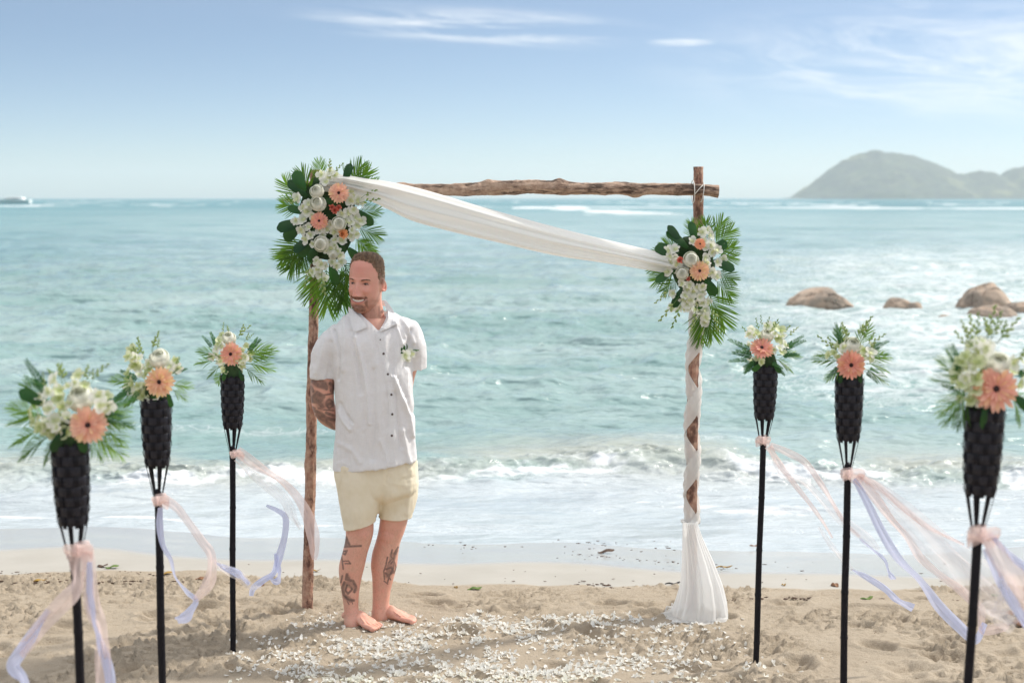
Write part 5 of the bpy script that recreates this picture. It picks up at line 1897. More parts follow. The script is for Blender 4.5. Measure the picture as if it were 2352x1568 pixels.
for pts, w in (([(375, 672), (350, 735)], 4), ([(380, 680), (400, 725)], 3.5), ([(345, 740), (420, 738), (490, 735)], 2.6), ([(372, 700), (372, 735)], 5),
               ([(345, 780), (385, 770), (370, 800), (350, 790)], 2.2), ([(342, 800), (350, 860), (356, 910)], 2), ([(350, 850), (395, 848), (412, 870), (370, 868)], 1.5),
               ([(385, 950), (378, 985), (430, 1000), (452, 1045), (440, 1080)], 3.6), ([(365, 1010), (350, 1050), (362, 1105), (395, 1140), (435, 1145)], 3.4),
               ([(385, 1030), (372, 1070), (392, 1095), (425, 1060), (400, 1030)], 2.6), ([(350, 960), (338, 1010)], 2.2), ([(410, 1000), (395, 975)], 3), ([(385, 1150), (400, 1175)], 1.2), ([(420, 1150), (428, 1172)], 1.2),
               ([(770, 745), (742, 790), (738, 840), (715, 870)], 2.3), ([(725, 765), (715, 810), (740, 850), (735, 900), (708, 950), (690, 1010)], 2.0), ([(690, 820), (678, 880), (662, 925), (668, 985)], 1.9),
               ([(680, 910), (720, 895), (735, 930), (700, 955), (672, 940)], 2.8), ([(665, 1000), (692, 1022)], 1.5), ([(750, 800), (765, 770)], 1.6), ([(700, 860), (722, 835)], 2), ([(690, 960), (715, 990)], 1.6), ([(745, 860), (755, 900), (740, 940)], 1.6)):
    stroke(c2v(pts), w)
for pts, w in (([(165, 975), (200, 1000), (245, 1010)], 7), ([(190, 965), (240, 985), (250, 1020)], 5), ([(275, 990), (300, 1010), (285, 1035)], 5), ([(152, 1090), (190, 1050), (230, 1075)], 5.5), ([(160, 1100), (200, 1110), (225, 1140)], 6),
               ([(170, 1075), (215, 1095)], 7), ([(250, 1110), (270, 1092), (292, 1110), (292, 1135), (268, 1150), (250, 1130), (250, 1110)], 3), ([(262, 1122), (280, 1120)], 5), ([(200, 1150), (222, 1150)], 3),
               ([(170, 1165), (215, 1185), (250, 1215), (300, 1225)], 5), ([(190, 1195), (230, 1225), (280, 1260)], 5.5), ([(250, 1180), (300, 1200)], 4), ([(225, 1065), (262, 1060), (300, 1050)], 2.2), ([(150, 1010), (165, 1040)], 4), ([(150, 1140), (175, 1150)], 3), ([(285, 1270), (300, 1285)], 4), ([(235, 1160), (300, 1165)], 1.8)):
    stroke(a2v(pts), w, .95)
for pts, w in (([(372, 695), (364, 722), (382, 730)], 7), ([(395, 1020), (425, 1040)], 8), ([(440, 1030), (448, 1060)], 6), ([(372, 1115), (410, 1145)], 6), ([(365, 1020), (360, 1080)], 4), ([(398, 975), (385, 955)], 4), ([(725, 800), (720, 850), (700, 890)], 6), ([(700, 920), (690, 960)], 6), ([(735, 870), (728, 915)], 4.5), ([(755, 780), (740, 830)], 3.5)):
    stroke(c2v(pts), w, .62)
for pts, w in (([(170, 985), (240, 1000)], 11), ([(165, 1060), (205, 1100), (220, 1135)], 13), ([(270, 1120), (272, 1124)], 13), ([(200, 1200), (290, 1250)], 12), ([(285, 1000), (300, 1030)], 10)):
    stroke(a2v(pts), w, .55)
inkn = .72 + .5 * (fbm(BV[:, 0] * 90, BV[:, 1] * 90, BV[:, 2] * 90, 3) - .3)
ink = np.clip(ink * inkn, 0, 1) * frontal
ink *= (((px_ < 945) & (py_ > 1225)) | ((px_ < 790) & (py_ > 845)))
blend(ink * .90, (0.05, 0.05, 0.05))
# knees and feet redder, legs flecked with hair, feet a little darker
for (kx_, ky_, kr_) in ((828, 1226, 16), (893, 1228, 16), (840, 1452, 26), (930, 1440, 26), (795, 1405, 14)):
    blend(.35 * np.exp(-((px_ - kx_) / kr_) ** 2 - ((py_ - ky_) / (kr_ * .8)) ** 2) * (py_ > 1180), (0.66, 0.27, 0.20))
hairy = (fbm(px_ / 1.3, py_ / 4.0, 4, 2) > .62) * (py_ > 1215) * (py_ < 1415)
blend(hairy * .16, (0.25, 0.14, 0.09))
ft = ss(py_, 1425, 1445) * .20
blend(ft, (0.50, 0.30, 0.22))
cattr(body, 'Col', C)
m, nt = newmat('skin'); N = NT(nt)
co = N.coord('Object')
col = N.attr('Col', 'Color')
col = N.mix(N.math('MULTIPLY', N.ramp(N.noise(co, 150, 3, .6), .35, .7), .12), col, (0.45, 0.18, 0.12))
pr = N.principled(Base_Color=col, Roughness=0.48)
pr.inputs['Subsurface Weight'].default_value = 0.12
pr.inputs['Subsurface Radius'].default_value = (0.02, 0.006, 0.003)
pr.inputs['Subsurface Scale'].default_value = 0.5
pr.inputs['Specular IOR Level'].default_value = 0.4
N.link(N.bump(N.noise(co, 420, 3, .6), .15, .002), pr.inputs['Normal'])
N.out(pr.outputs[0]); SKIN = m
body.materials.clear(); body.materials.append(SKIN)
set_co(body, BV - O0)
obj('body', body, person).data.name = 'body'


# ---- eyes, brows, teeth
def head_bvh():
    V = get_co(body) + O0
    polys = [tuple(p.vertices) for p in body.polygons]
    return BVHTree.FromPolygons([Vector(v) for v in V], polys)


BVH = head_bvh()


def face_pt(x, z, off=0.0):
    """point on the face surface at head coordinates (x, z)"""
    o_ = Vector(h2w([[x, -.30, z]])[0]); d_ = Vector(HR @ np.array([0, 1.0, 0]))
    hit = BVH.ray_cast(o_, d_)
    p_ = hit[0] if hit[0] is not None else Vector(h2w([[x, -.09, z]])[0])
    return np.array(p_ - d_ * off)


M_EYEW = simple('eye_white', (0.30, 0.24, 0.22), rough=.25)
M_IRIS = simple('iris_dark', (0.03, 0.022, 0.02), rough=.15)
M_BROW = simple('brow_hair', (0.12, 0.065, 0.04), (0.18, 0.10, 0.06), 200, .8)
M_TEETH = simple('teeth', (0.92, 0.89, 0.83), rough=.35)
for s in (-1, 1):
    V, F = ICO3
    c = w2h([face_pt(s * .034, -.004, -.0015)])[0]
    E = V * np.array([.0115, .004, .0030]); E[:, 2] -= 18 * E[:, 0] ** 2 - .001
    e = obj('eye', mesh_from('eye', h2w(E + c) - O0, F, True, [M_EYEW]), person)
    I_ = V * np.array([.0060, .003, .0031]); I_[:, 1] -= .0028
    obj('iris', mesh_from('iris', h2w(I_ + c + np.array([-.0020, 0, 0])) - O0, F, True, [M_IRIS]), e)
    mb = MB()
    pts = [face_pt(s * x, -.004 + z, .0002) - O0 for x, z in ((.0205, -.001), (.026, .0032), (.034, .0050), (.042, .0028), (.0475, -.002))]
    mb.tube(crom(pts, 14), np.interp(np.linspace(0, 1, 14), [0, .5, 1], [.0008, .0016, .0008]), 6)
    obj('eyelash', mb.mesh('eyelash', [M_IRIS]), person)
    mb = MB()
    for k in range(60):
        t = R.random()
        x = .018 + .034 * t; z = .0135 + .0055 * math.sin(t * 2.4) + R.uniform(-.0028, .0028) * (1 - .5 * t)
        a0 = face_pt(s * x, z, .0005) - O0; b0 = face_pt(s * (x + .006), z + .0012 - .003 * t, .0018) - O0
        mb.tube([a0, (a0 + b0) / 2 + (a0 * 0), b0], [.0010, .0010, .0004], 4)
    obj('eyebrow', mb.mesh('eyebrow', [M_BROW]), person)
V = []
n = 17
for i in range(n):
    x = -.031 + .062 * i / (n - 1)
    zc_ = -.0855 + 7.0 * x * x
    h = .0052 * (1 - (x / .033) ** 4) + .0006
    for dz, of in ((h + .0012, -.002), (h * .6, .0016), (-h * .45, .0016), (-h * .9 - .0003, -.002)):
        V.append(face_pt(x, zc_ + dz, .0) * 1.0 + (HR @ np.array([0, -1.0, 0])) * of)
obj('teeth', mesh_from('teeth', np.array(V) - O0, grid_faces(n, 4), True, [M_TEETH]), person)

# ---- hair: close cropped, a little longer and swept back on top
M_HAIR = simple('hair', (0.13, 0.075, 0.045), (0.30, 0.19, 0.115), 70, .55, .6, 300)
mb = MB()
hsel = []
tries = 0
rng = np.random.default_rng(5)
shell_z = np.linspace(.150, -.05, 60)
U_, S_ = [], []
nh = 7500
zr = rng.uniform(-.055, .1345, nh); ar = rng.uniform(0, 2 * math.pi, nh)
hwz = np.interp(-zr, -np.array(hz), hw); hfz = np.interp(-zr, -np.array(hz), hf); hbz = np.interp(-zr, -np.array(hz), hb_)
sx_ = np.sign(np.cos(ar)) * np.abs(np.cos(ar)) ** pw * hwz
sy2 = np.sign(np.sin(ar)) * np.abs(np.sin(ar)) ** pw
sy2 = np.where(sy2 < 0, sy2 * hfz, sy2 * hbz)
for x, y, z in zip(sx_, sy2, zr):
    lim = .108 - 5.0 * x * x - 1.3 * max(0, abs(x) - .052)     # front hair line
    if y < -.028 and z < lim: continue
    if y >= -.028 and y < .012 and z < .012 + (-.5 * (y - .0)) and abs(x) > .06: continue
    if y >= .012 and z < -.045: continue
    if abs(x) > .055 and -.012 < y < .046 and z < .030: continue
    nrm_ = Vector((x / .08 ** 2, y / .1 ** 2, max(z, 0) / .14 ** 2 + .0001)).normalized()
    topn = float(ss(z, .06, .125))
    L_ = .0035 + .011 * topn + R.uniform(0, .003)
    sweep = Vector((-.25 * (1 if x > 0 else .2), .75, .25)) if topn > .3 else Vector((0, .25, -.65))
    if y < -.04: sweep = Vector((.35, .45, .8))
    b = Vector((x, y, z)) * .985
    d_ = (nrm_ * .9 + sweep * .8 + Vector((R.uniform(-.35, .35), R.uniform(-.35, .35), R.uniform(-.3, .3)))).normalized()
    m_ = b + d_ * L_ * .6 + nrm_ * .001; e_p = m_ + (d_ + sweep * .5).normalized() * L_ * .55
    P3 = h2w([b[:], m_[:], e_p[:]]) - O0
    g_ = R.uniform(.65, 1.35)
    V, F = tube_geo(P3, [.0022, .0019, .0006], 4, False)
    mb.add(V, F, (g_, g_, g_))
hair_m = simple('short_hair', (0.17, 0.105, 0.07), (0.36, 0.25, 0.165), 60, .5, vcol=True)
o = obj('hair', mb.mesh('hair', [hair_m]), person)
# chin and lip stubble as real short hairs
mb = MB()
for k in range(1100):
    x = R.uniform(-.048, .048); z = R.uniform(-.138, -.062)
    zm = -.0855 + 7 * x * x
    ins = (abs(z - (-.0725 + 4.5 * x * x)) < .006 and abs(x) < .043) or (abs(x) < .036 and -.138 < z < -.106) or (.036 < abs(x) < .047 and -.115 < z < -.075)
    if abs(z - zm) < .013 and abs(x) < .033 and z < zm + .006: ins = False
    if not ins: continue
    a0 = face_pt(x, z, -.0005) - O0
    d_ = HR @ np.array([x * 4, -.35, -.8]); d_ = d_ / np.linalg.norm(d_)
    mb.tube([a0, a0 + d_ * .0022 + (HR @ np.array([0, -.0010, 0])), a0 + d_ * .0045 + (HR @ np.array([0, -.0006, 0]))], [.0005, .0004, .0002], 3, (.9, .7, .6))
obj('beard', mb.mesh('beard', [hair_m]), person)

# ---- shorts
sh_p = [ring_loft([(862, 1035, 96, 60, .01), (863, 1070, 97, 61, .01), (865, 1100, 97, 60, .01), (868, 1126, 90, 56, .01), (867, 1142, 74, 44, .015), (866, 1152, 50, 28, .02)], 30, 48),
        ring_loft([(826, 1060, 57, 58, .0), (827, 1100, 57, 58, -.005), (828, 1140, 52, 54, -.012), (828, 1172, 46, 50, -.018), (827, 1194, 39.5, 46, -.02, -6), (827, 1206, 37, 45, -.02, -9)], 36, 48),
        ring_loft([(908, 1060, 52, 56, .05), (909, 1100, 53, 56, .05), (911, 1140, 49, 52, .055), (910, 1165, 45, 48, .06), (908, 1180, 41.5, 46, .06, 0), (907.5, 1187, 41.5, 46, .06, 0)], 36, 48)]
shorts = remesh(sh_p, .0040, 2, .5)
V = get_co(shorts); Nn_ = get_no(shorts); qx, qy = to_px(V)
dsp = (fbm(qx / 20, qy / 42, V[:, 1] * 9, 3) - .5) * .010
for (pts, w, am) in (([(893, 1095), (880, 1140), (866, 1185)], 6, -.006), ([(905, 1110), (935, 1116), (955, 1110)], 6, .003), ([(890, 1146), (920, 1138), (950, 1122)], 6, .003), ([(945, 1080), (940, 1130), (935, 1180)], 5, .004),
                     ([(885, 1060), (886, 1110)], 3, -.003), ([(820, 1090), (835, 1150), (830, 1200)], 10, .004), ([(790, 1090), (800, 1150), (805, 1205)], 7, -.003), ([(900, 1165), (930, 1160)], 6, -.002), ([(925, 1100), (950, 1095)], 4, -.003)):
    best = np.full(len(V), 1e9)
    for (x0, y0), (x1, y1) in zip(pts[:-1], pts[1:]):
        dx, dy = x1 - x0, y1 - y0
        t = np.clip(((qx - x0) * dx + (qy - y0) * dy) / (dx * dx + dy * dy), 0, 1)
        best = np.minimum(best, np.hypot(qx - x0 - t * dx, qy - y0 - t * dy))
    dsp += am * np.exp(-(best / w) ** 2) * (Nn_[:, 1] < .2)
set_co(shorts, V + Nn_ * dsp[:, None] - O0)
LINEN_C = simple('cream_cotton', (0.80, 0.71, 0.53), (0.86, 0.78, 0.62), 12, .85, .25, 500, bdist=.002)
shorts.materials.clear(); shorts.materials.append(LINEN_C)
obj('shorts', shorts, person)

SHV = get_co(shorts) + O0
SHB = BVHTree.FromPolygons([Vector(v) for v in SHV], [tuple(p.vertices) for p in shorts.polygons])
shorts_o = [c for c in person.children if c.name == 'shorts'][0]
# ---- shirt
st = [ring_loft([(851, 706, 36, 30, .02), (853, 715, 50, 35, .02), (855, 727, 67, 41, .022), (856, 742, 82, 48, .022), (853, 760, 94, 55, .02), (851, 785, 100, 60, .015), (853, 820, 97, 61, .01), (857, 870, 93, 62, .0), (860, 930, 92, 64, -.005),
                  (860.5, 980, 94, 65, -.005), (860, 1030, 97.5, 66, 0, -3), (859.5, 1054, 99.5, 67, 0, -10), (860, 1067, 100, 67, 0, -13)], 90, 72),
      mtube([(800, 765, .025), (775, 776, .028), (756, 800, .03), (746, 832, .03), (742, 868, .03)], [26, 32, 33, 32.5, 32.5], 30, 32),
      mtube([(912, 748, .03), (932, 762, .032), (946, 787, .04), (952, 815, .05), (953, 846, .06)], [24, 31, 31, 28, 27], 30, 32)]
shirt = remesh(st, .0040, 3, .5)
V = get_co(shirt); Nn_ = get_no(shirt); qx, qy = to_px(V)
dsp = (fbm(qx / 15, qy / 110, V[:, 1] * 8, 2) - .5) * .022
dsp += (fbm(qx / 30 + 5, qy / 40, V[:, 1] * 9, 3) - .5) * .010
dsp -= .005 * np.abs(fbm(qx / 34 + qy / 60, qy / 44 - qx / 90, V[:, 1] * 6 + 3, 3) - .5) * 2


def fold(pts, w, am, side=None):
    global dsp
    pts = a2v(pts) if pts[0][1] < 1600 else pts
    best = np.full(len(V), 1e9)
    for (x0, y0), (x1, y1) in zip(pts[:-1], pts[1:]):
        dx, dy = x1 - x0, y1 - y0
        t = np.clip(((qx - x0) * dx + (qy - y0) * dy) / (dx * dx + dy * dy), 0, 1)
        best = np.minimum(best, np.hypot(qx - x0 - t * dx, qy - y0 - t * dy))
    dsp += 1.5 * am * np.exp(-(best / w) ** 2) * (Nn_[:, 1] < .3)


fold([(300, 640), (335, 760), (345, 880), (330, 960)], 3.5, -.010)      # sleeve seam
fold([(370, 560), (375, 700), (360, 900)], 5, .007)
fold([(440, 690), (490, 880), (515, 1050), (530, 1250)], 4.5, .008)
fold([(410, 650), (450, 850), (480, 1050)], 5, -.006)
fold([(560, 900), (570, 1200), (560, 1480)], 6, -.005)
fold([(340, 1120), (370, 1190), (420, 1245)], 4, -.008)
fold([(330, 1170), (360, 1240), (400, 1290)], 4, .006)
fold([(700, 590), (730, 660), (745, 730)], 4, .007)
fold([(740, 570), (790, 640), (820, 720)], 4, .008)
fold([(720, 620), (760, 700)], 3.5, -.006)
fold([(800, 640), (795, 760), (785, 880)], 4, -.011)
fold([(690, 950), (740, 1080), (790, 1200), (810, 1330)], 4.5, .010)
fold([(720, 950), (780, 1080), (815, 1180)], 4.5, -.007)
fold([(700, 1050), (720, 1200), (745, 1400)], 5, -.007)
fold([(750, 1300), (770, 1420), (790, 1500)], 5, .006)
fold([(600, 1360), (640, 1450), (650, 1520)], 5, .004)
fold([(330, 1380), (420, 1430), (470, 1500)], 6, .004)
fold([(240, 690), (220, 800), (190, 920)], 6, .005)
fold([(280, 720), (280, 850), (260, 960)], 5, -.005)
Vn = V + Nn_ * dsp[:, None]
# sharper hems
set_co(shirt, Vn)
# open the neck: drop the faces between the collar wings and inside the neck
import bmesh
bm = bmesh.new(); bm.from_mesh(shirt)
tri = [(812, 690), (893, 690), (886, 735), (870, 760), (852, 742), (830, 722)]


def inpoly(x, y, poly):
    c = False; j = len(poly) - 1
    for i in range(len(poly)):
        xi, yi = poly[i]; xj, yj = poly[j]
        if (yi > y) != (yj > y) and x < (xj - xi) * (y - yi) / (yj - yi) + xi: c = not c
        j = i
    return c


kill = []
for f in bm.faces:
    c_ = f.calc_center_median()
    ax_, ay_ = to_px([c_[:]])
    if (f.normal.y < .6 and inpoly(ax_[0], ay_[0], tri)) or (ay_[0] < 707.5 and abs(ax_[0] - 851) < 60): kill.append(f)
bmesh.ops.delete(bm, geom=kill, context='FACES')
for it in range(14):
    mv = {}
    for v in bm.verts:
        be = [e for e in v.link_edges if e.is_boundary]
        if len(be) == 2:
            mv[v] = v.co * .4 + (be[0].other_vert(v).co + be[1].other_vert(v).co) * .3
    for v, c_ in mv.items(): v.co = c_
bm.to_mesh(shirt); bm.free()
SV = get_co(shirt)
SB = BVHTree.FromPolygons([Vector(v) for v in SV], [tuple(p.vertices) for p in shirt.polygons])
BB = BVHTree.FromPolygons([Vector(v) for v in get_co(body) + O0], [tuple(p.vertices) for p in body.polygons])


def hit(x, y, off=.0, bvhs=None):
    """point of the shirt (or the neck) seen at x, y, moved off its surface"""
    o_ = Vector((0, 0, CAMZ)); d_ = (P(x, y, PY) - o_).normalized()
    best = None
    for b in (bvhs or (SB,)):
        h = b.ray_cast(o_, d_)
        if h[0] is not None and (best is None or h[3] < best[3]): best = h
    if best is None: return np.array(P(x, y, PY + .005))
    return np.array(best[0] + best[1] * off)


m, nt = newmat('white_linen'); N = NT(nt)
co = N.coord('Object')
wv = N.n('ShaderNodeTexWave', wave_type='BANDS', bands_direction='Z'); wv.inputs['Scale'].default_value = 160; wv.inputs['Distortion'].default_value = 3; wv.inputs['Detail'].default_value = 2
N.link(co, wv.inputs['Vector'])
slub = N.noise(N.coord('Object', (40, 40, 700)), 1.0, 3, .6)
slub2 = N.noise(N.coord('Object', (700, 700, 30)), 1.0, 3, .6)
col = N.mix(N.ramp(N.math('ADD', N.math('MULTIPLY', slub, .5), N.math('MULTIPLY', slub2, .5)), .35, .65), (0.86, 0.85, 0.86), (0.94, 0.93, 0.94))
d_ = N.principled(Base_Color=col, Roughness=.9); d_.inputs['Specular IOR Level'].default_value = .15
N.link(N.bump(N.math('ADD', N.math('ADD', slub, slub2), N.math('MULTIPLY', N.noise(co, 45, 4, .65), 2.5)), .45, .003), d_.inputs['Normal'])
tr = N.n('ShaderNodeBsdfTranslucent'); N.setin(tr.inputs[0], col)
mx = N.n('ShaderNodeMixShader'); mx.inputs[0].default_value = .12
N.link(d_.outputs[0], mx.inputs[1]); N.link(tr.outputs[0], mx.inputs[2])
N.out(mx.outputs[0]); LINEN = m
shirt.materials.clear(); shirt.materials.append(LINEN)
set_co(shirt, SV - O0)
so = obj('shirt', shirt, person)


def patch(name, corners_fn, nu_, nv_, off, mat, parent, thick=.0025, bvhs=None):
    """cloth piece following the shirt surface"""
    A = []; B_ = []
    for i in range(nu_):
        for j in range(nv_):
            x, y, o_ = corners_fn(i / (nu_ - 1), j / (nv_ - 1))
            p_ = hit(x, y, 0, bvhs); d_ = np.array([0, 0, CAMZ]) - p_; d_ = d_ / np.linalg.norm(d_)
            A.append(p_ + d_ * (off + o_)); B_.append(p_ + d_ * (off + o_ - thick))
    n_ = len(A); f = grid_faces(nu_, nv_).tolist()
    F = f + [[k + n_ for k in q[::-1]] for q in f]
    rim = [i * nv_ for i in range(nu_)] + [(nu_ - 1) * nv_ + j for j in range(1, nv_)] + [i * nv_ + nv_ - 1 for i in range(nu_ - 2, -1, -1)] + [j for j in range(nv_ - 2, 0, -1)]
    for k in range(len(rim)):
        a0, b0 = rim[k], rim[(k + 1) % len(rim)]
        F.append([a0, a0 + n_, b0 + n_, b0])
    me = mesh_from(name, np.array(A + B_) - O0, F, False, [mat])
    return obj(name, me, parent)


def lerp(a, b, t): return a + (b - a) * t


plx = [(869, 757), (874, 785), (881, 812), (887, 835), (891, 859), (896, 882), (899, 906), (901, 928), (901, 951), (901, 975), (900, 1000), (897, 1030), (894, 1064)]
PLC = crom(plx, 40)


def plf(u, v):
    k = min(39, int(u * 39))
    x, y = PLC[k]
    return x + (v - .5) * 17, y, .0008


patch('placket', plf, 40, 5, .0012, LINEN, so, .003)


def pocketf(u, v):
    tl = (904, 797); tr_ = (953, 790); bl = (911, 904); br_ = (950, 912)
    x = lerp(lerp(tl[0], tr_[0], v), lerp(bl[0], br_[0], v), u); y = lerp(lerp(tl[1], tr_[1], v), lerp(bl[1], br_[1], v), u)
    return min(x, 947), y, 0


patch('pocket', pocketf, 16, 10, .0015, LINEN, so, .003)
def seam(pts, wd):
    q = crom(pts, 30)
    def f(u, v):
        k = min(29, int(u * 29))
        return q[k][0] + (v - .5) * wd, q[k][1], 0
    return f


patch('fly', seam([(884, 1050), (885, 1075), (884, 1098), (879, 1112)], 9), 30, 4, .0012, LINEN_C, shorts_o, .003, (SHB,))
patch('pocket_edge', seam([(929, 1052), (938, 1075), (951, 1098)], 5), 30, 4, .0015, LINEN_C, shorts_o, .003, (SHB,))
patch('pocket_edge', seam([(790, 1078), (781, 1100), (776, 1122)], 4), 30, 4, .0015, LINEN_C, shorts_o, .003, (SHB,))
BUTTON = simple('button_dark', (0.06, 0.04, 0.04), (0.10, 0.07, 0.06), 400, .3)
for (x, y) in ((873.5, 780), (881, 812), (891, 859), (899, 906), (901, 951), (900, 1000)):
    V, F = ICO2
    p_ = hit(x, y, 0); d_ = (np.array([0, 0, CAMZ]) - p_); d_ /= np.linalg.norm(d_)
    sz = .0034 if y == 780 else .0058
    obj('button', mesh_from('button', V * np.array([sz, .0022, sz]) + p_ + d_ * .004 - O0, F, True, [BUTTON]), so)


# collar: band round the neck and two turned-down wings
def wing(inner, outer, name):
    n = 14
    a_ = crom(inner, n); b_ = crom(outer, n)
    def f(u, v):
        k = min(n - 1, int(round(u * (n - 1))))
        x = lerp(a_[k][0], b_[k][0], v); y = lerp(a_[k][1], b_[k][1], v)
        lift = .004 * (1 - v) + .009 + .004 * math.sin(u * 3)
        return x, y, lift
    patch(name, f, n, 7, .002, LINEN, so, .006, (SB, BB))


wing([(800, 704), (812, 713), (826, 727), (838, 741), (843, 748)], [(800, 714), (804, 735), (812, 758), (822, 760), (844, 751)], 'collar')
wing([(881, 690), (886, 705), (888, 722), (882, 740), (872, 757)], [(886, 689), (899, 706), (912, 730), (912, 743), (874, 762)], 'collar')
# stand of the collar behind the neck
V = []
for t in np.linspace(-1.9, 1.9, 40):
    for v in np.linspace(0, 1, 5):
        c = M(848, 708 - 12 * v * 1.0, .022)
        r = 41 * KM * (1 + .05 * v)
        lift = .006 * math.cos(t)
        V.append((c[0] + r * math.sin(t) * 1.0, c[1] + r * math.cos(t) * .9, c[2] + .012 * (math.cos(t)) + (t > 0) * 0))
V = np.array(V)
obj('collar_band', mesh_from('collar_band', V - O0, grid_faces(40, 5), True, [LINEN]), so)

# ---- boutonniere
bp = hit(936, 812, 0)
bt_ = empty('boutonniere', bp)
tag(bt_, 'small white orchid boutonniere with dark green leaves pinned to the shirt pocket', 'boutonniere')
def toc(p_, off):
    d_ = np.array([0, 0, CAMZ]) - p_; d_ /= np.linalg.norm(d_); return p_ + d_ * off
face(bt_, ORCH[0], toc(hit(931, 816), .022), (-.2, -1, .1), .4, 1.2)
face(bt_, ORCH[2], toc(hit(943, 812), .018), (.4, -1, .2), 1.4, 1.1)
face(bt_, ORCH[3], toc(hit(937, 824), .014), (0, -1, -.6), 2.4, .75)
for (x, y, ang, s) in ((928, 806, 150, .62), (931, 804, 118, .62), (926, 810, 172, .45), (934, 803, 95, .5), (945, 806, 8, .45), (926, 806, 135, .5)):
    a = math.radians(ang)
    put(LEAF[0] if s > .55 else LEAF[1], bt_, toc(hit(x, y), .013), orient((math.cos(a), -.1, math.sin(a)), (0, -1, R.uniform(0, .4))), s * .50)
    put(FERN[1], bt_, toc(hit(x, y), .012), orient((math.cos(a), -.1, math.sin(a)), (0, -1, R.uniform(0, .4))), s * .6)
# ------------------------------------------------------------------ petals on the sand
def petal_variant(seed):
    rr = random.Random(seed)
    mb = MB()
    kind = seed % 3
    if kind == 2:      # a whole fallen floret
        for k in range(rr.choice((3, 4, 5))):
            V, U = petal_grid(rr.uniform(.014, .020), rr.uniform(.009, .014), 4, 3, .3, rr.uniform(.1, .6), .4, .8)
            V = roty(V, -rr.uniform(.1, .8)); V = rotz(V, rr.uniform(0, 6.28)); mb.grid(V, 4, 3, col=(1, 1, rr.uniform(.9, 1)))
    else:
        V, U = petal_grid(rr.uniform(.018, .026), rr.uniform(.012, .018), 5, 4, rr.uniform(.2, .6), rr.uniform(-.4, .5), .4, .8)
        V = rotx(V, rr.uniform(-.5, .5)); V[:, 0] -= .01
        mb.grid(V, 5, 4, col=(1, 1, rr.uniform(.88, 1)))
    return mb.mesh('flower_petal', [M_WHITE])


M_PETAL = leafy('fallen_petal', (0.86, 0.85, 0.80), (0.94, 0.93, 0.90), 0.35, 0.6, 30, vcol=True)
PV = [petal_variant(i) for i in range(9)]
for _m in PV: _m.materials[0] = M_PETAL
PM = []
for i in range(9):
    n = len(PV[i].vertices); a = np.empty(n * 3, np.float32); PV[i].vertices.foreach_get('co', a)
    PM.append((a.reshape(-1, 3), [tuple(p.vertices) for p in PV[i].polygons]))
clus = [(860, 1475, 210, 30, 1.0), (1130, 1445, 260, 32, 1.3), (1420, 1450, 190, 34, 1.2), (1300, 1430, 300, 12, .8), (690, 1525, 170, 40, .9), (1050, 1520, 330, 45, .7), (1480, 1500, 150, 32, 1.2), (1400, 1545, 220, 30, .9), (800, 1560, 260, 26, .8), (1180, 1570, 350, 40, .8), (1650, 1500, 60, 60, .25), (1780, 1540, 90, 40, .12), (730, 1430, 60, 20, .5), (1640, 1440, 80, 14, .3)]
wsum = sum(c[4] * c[2] * c[3] for c in clus)
cand = []
NP = 6000
for c in clus:
    k = int(NP * c[4] * c[2] * c[3] / wsum)
    for i in range(k):
        x = NR.normal(c[0], c[2] * .62); y = NR.normal(c[1], c[3] * .62)
        if 1412 < y < 1610 and x > 520:
            cand.append((x, y))
cand = np.array(cand)
# clumping
kk = fbm(cand[:, 0] / 42, cand[:, 1] / 12, 3, 3)
cand = cand[(kk > .49) | (NR.random(len(cand)) < .16)]
cand = cand[np.argsort(-cand[:, 1])]
gp = np.array([G(x, y) for x, y in cand])
gp[:, 2] = sand_z(gp[:, 0].copy(), gp[:, 1].copy())
vis = [i for i in range(len(cand)) if cand[i][1] < 1568][:298]
visset = set(vis)
big = MB()
for i in range(len(cand)):
    v = R.randrange(9)
    q = Quaternion((0, 0, 1), R.uniform(0, 6.28)) @ Quaternion((1, 0, 0), R.uniform(-.7, .7)) @ Quaternion((0, 1, 0), R.uniform(-.5, .5))
    s = R.uniform(.65, 1.3)
    p_ = Vector(gp[i]) + Vector((0, 0, .004))
    if i in visset:
        o = bpy.data.objects.new('flower_petal', PV[v]); COL.objects.link(o)
        o.location = p_; o.rotation_mode = 'QUATERNION'; o.rotation_quaternion = q; o.scale = (s, s, s)
        xx = cand[i][0]
        if xx < 800: zl = ('loose white petal on the near sand beside the farthest torch by the bare post', 'petals beside the farthest torch by the bare post')
        elif xx < 1150: zl = ('loose white petal on the near sand in front of the bare feet', 'petals in front of the bare feet')
        elif xx < 1480: zl = ('loose white petal on the near sand midway between the man and the drape', 'petals midway between man and drape')
        else: zl = ('loose white petal on the near sand in front of the hem of the drape', 'petals in front of the drape')
        tag(o, zl[0], 'petal', zl[1])
    else:
        Mx = np.array(q.to_matrix())
        big.add(PM[v][0] @ Mx.T * s + np.array(p_), PM[v][1])
tag(obj('scattered_petals', big.mesh('scattered_petals', [M_PETAL])), 'white petals and florets strewn thickly over the sand under the arch', 'petals', kind='stuff')

# ------------------------------------------------------------------ beach debris
M_WEED = simple('dry_seaweed', (0.05, 0.028, 0.018), (0.11, 0.06, 0.035), 60, .8)
M_GRN = simple('green_leaf_litter', (0.07, 0.13, 0.02), (0.14, 0.20, 0.03), 40, .6)
M_YEL = simple('yellow_leaf_litter', (0.40, 0.25, 0.03), (0.28, 0.15, 0.03), 40, .6)
M_BRN = simple('brown_leaf_litter', (0.16, 0.07, 0.03), (0.25, 0.12, 0.05), 40, .7)
M_STK = simple('dark_stick', (0.012, 0.009, 0.008), rough=.7)


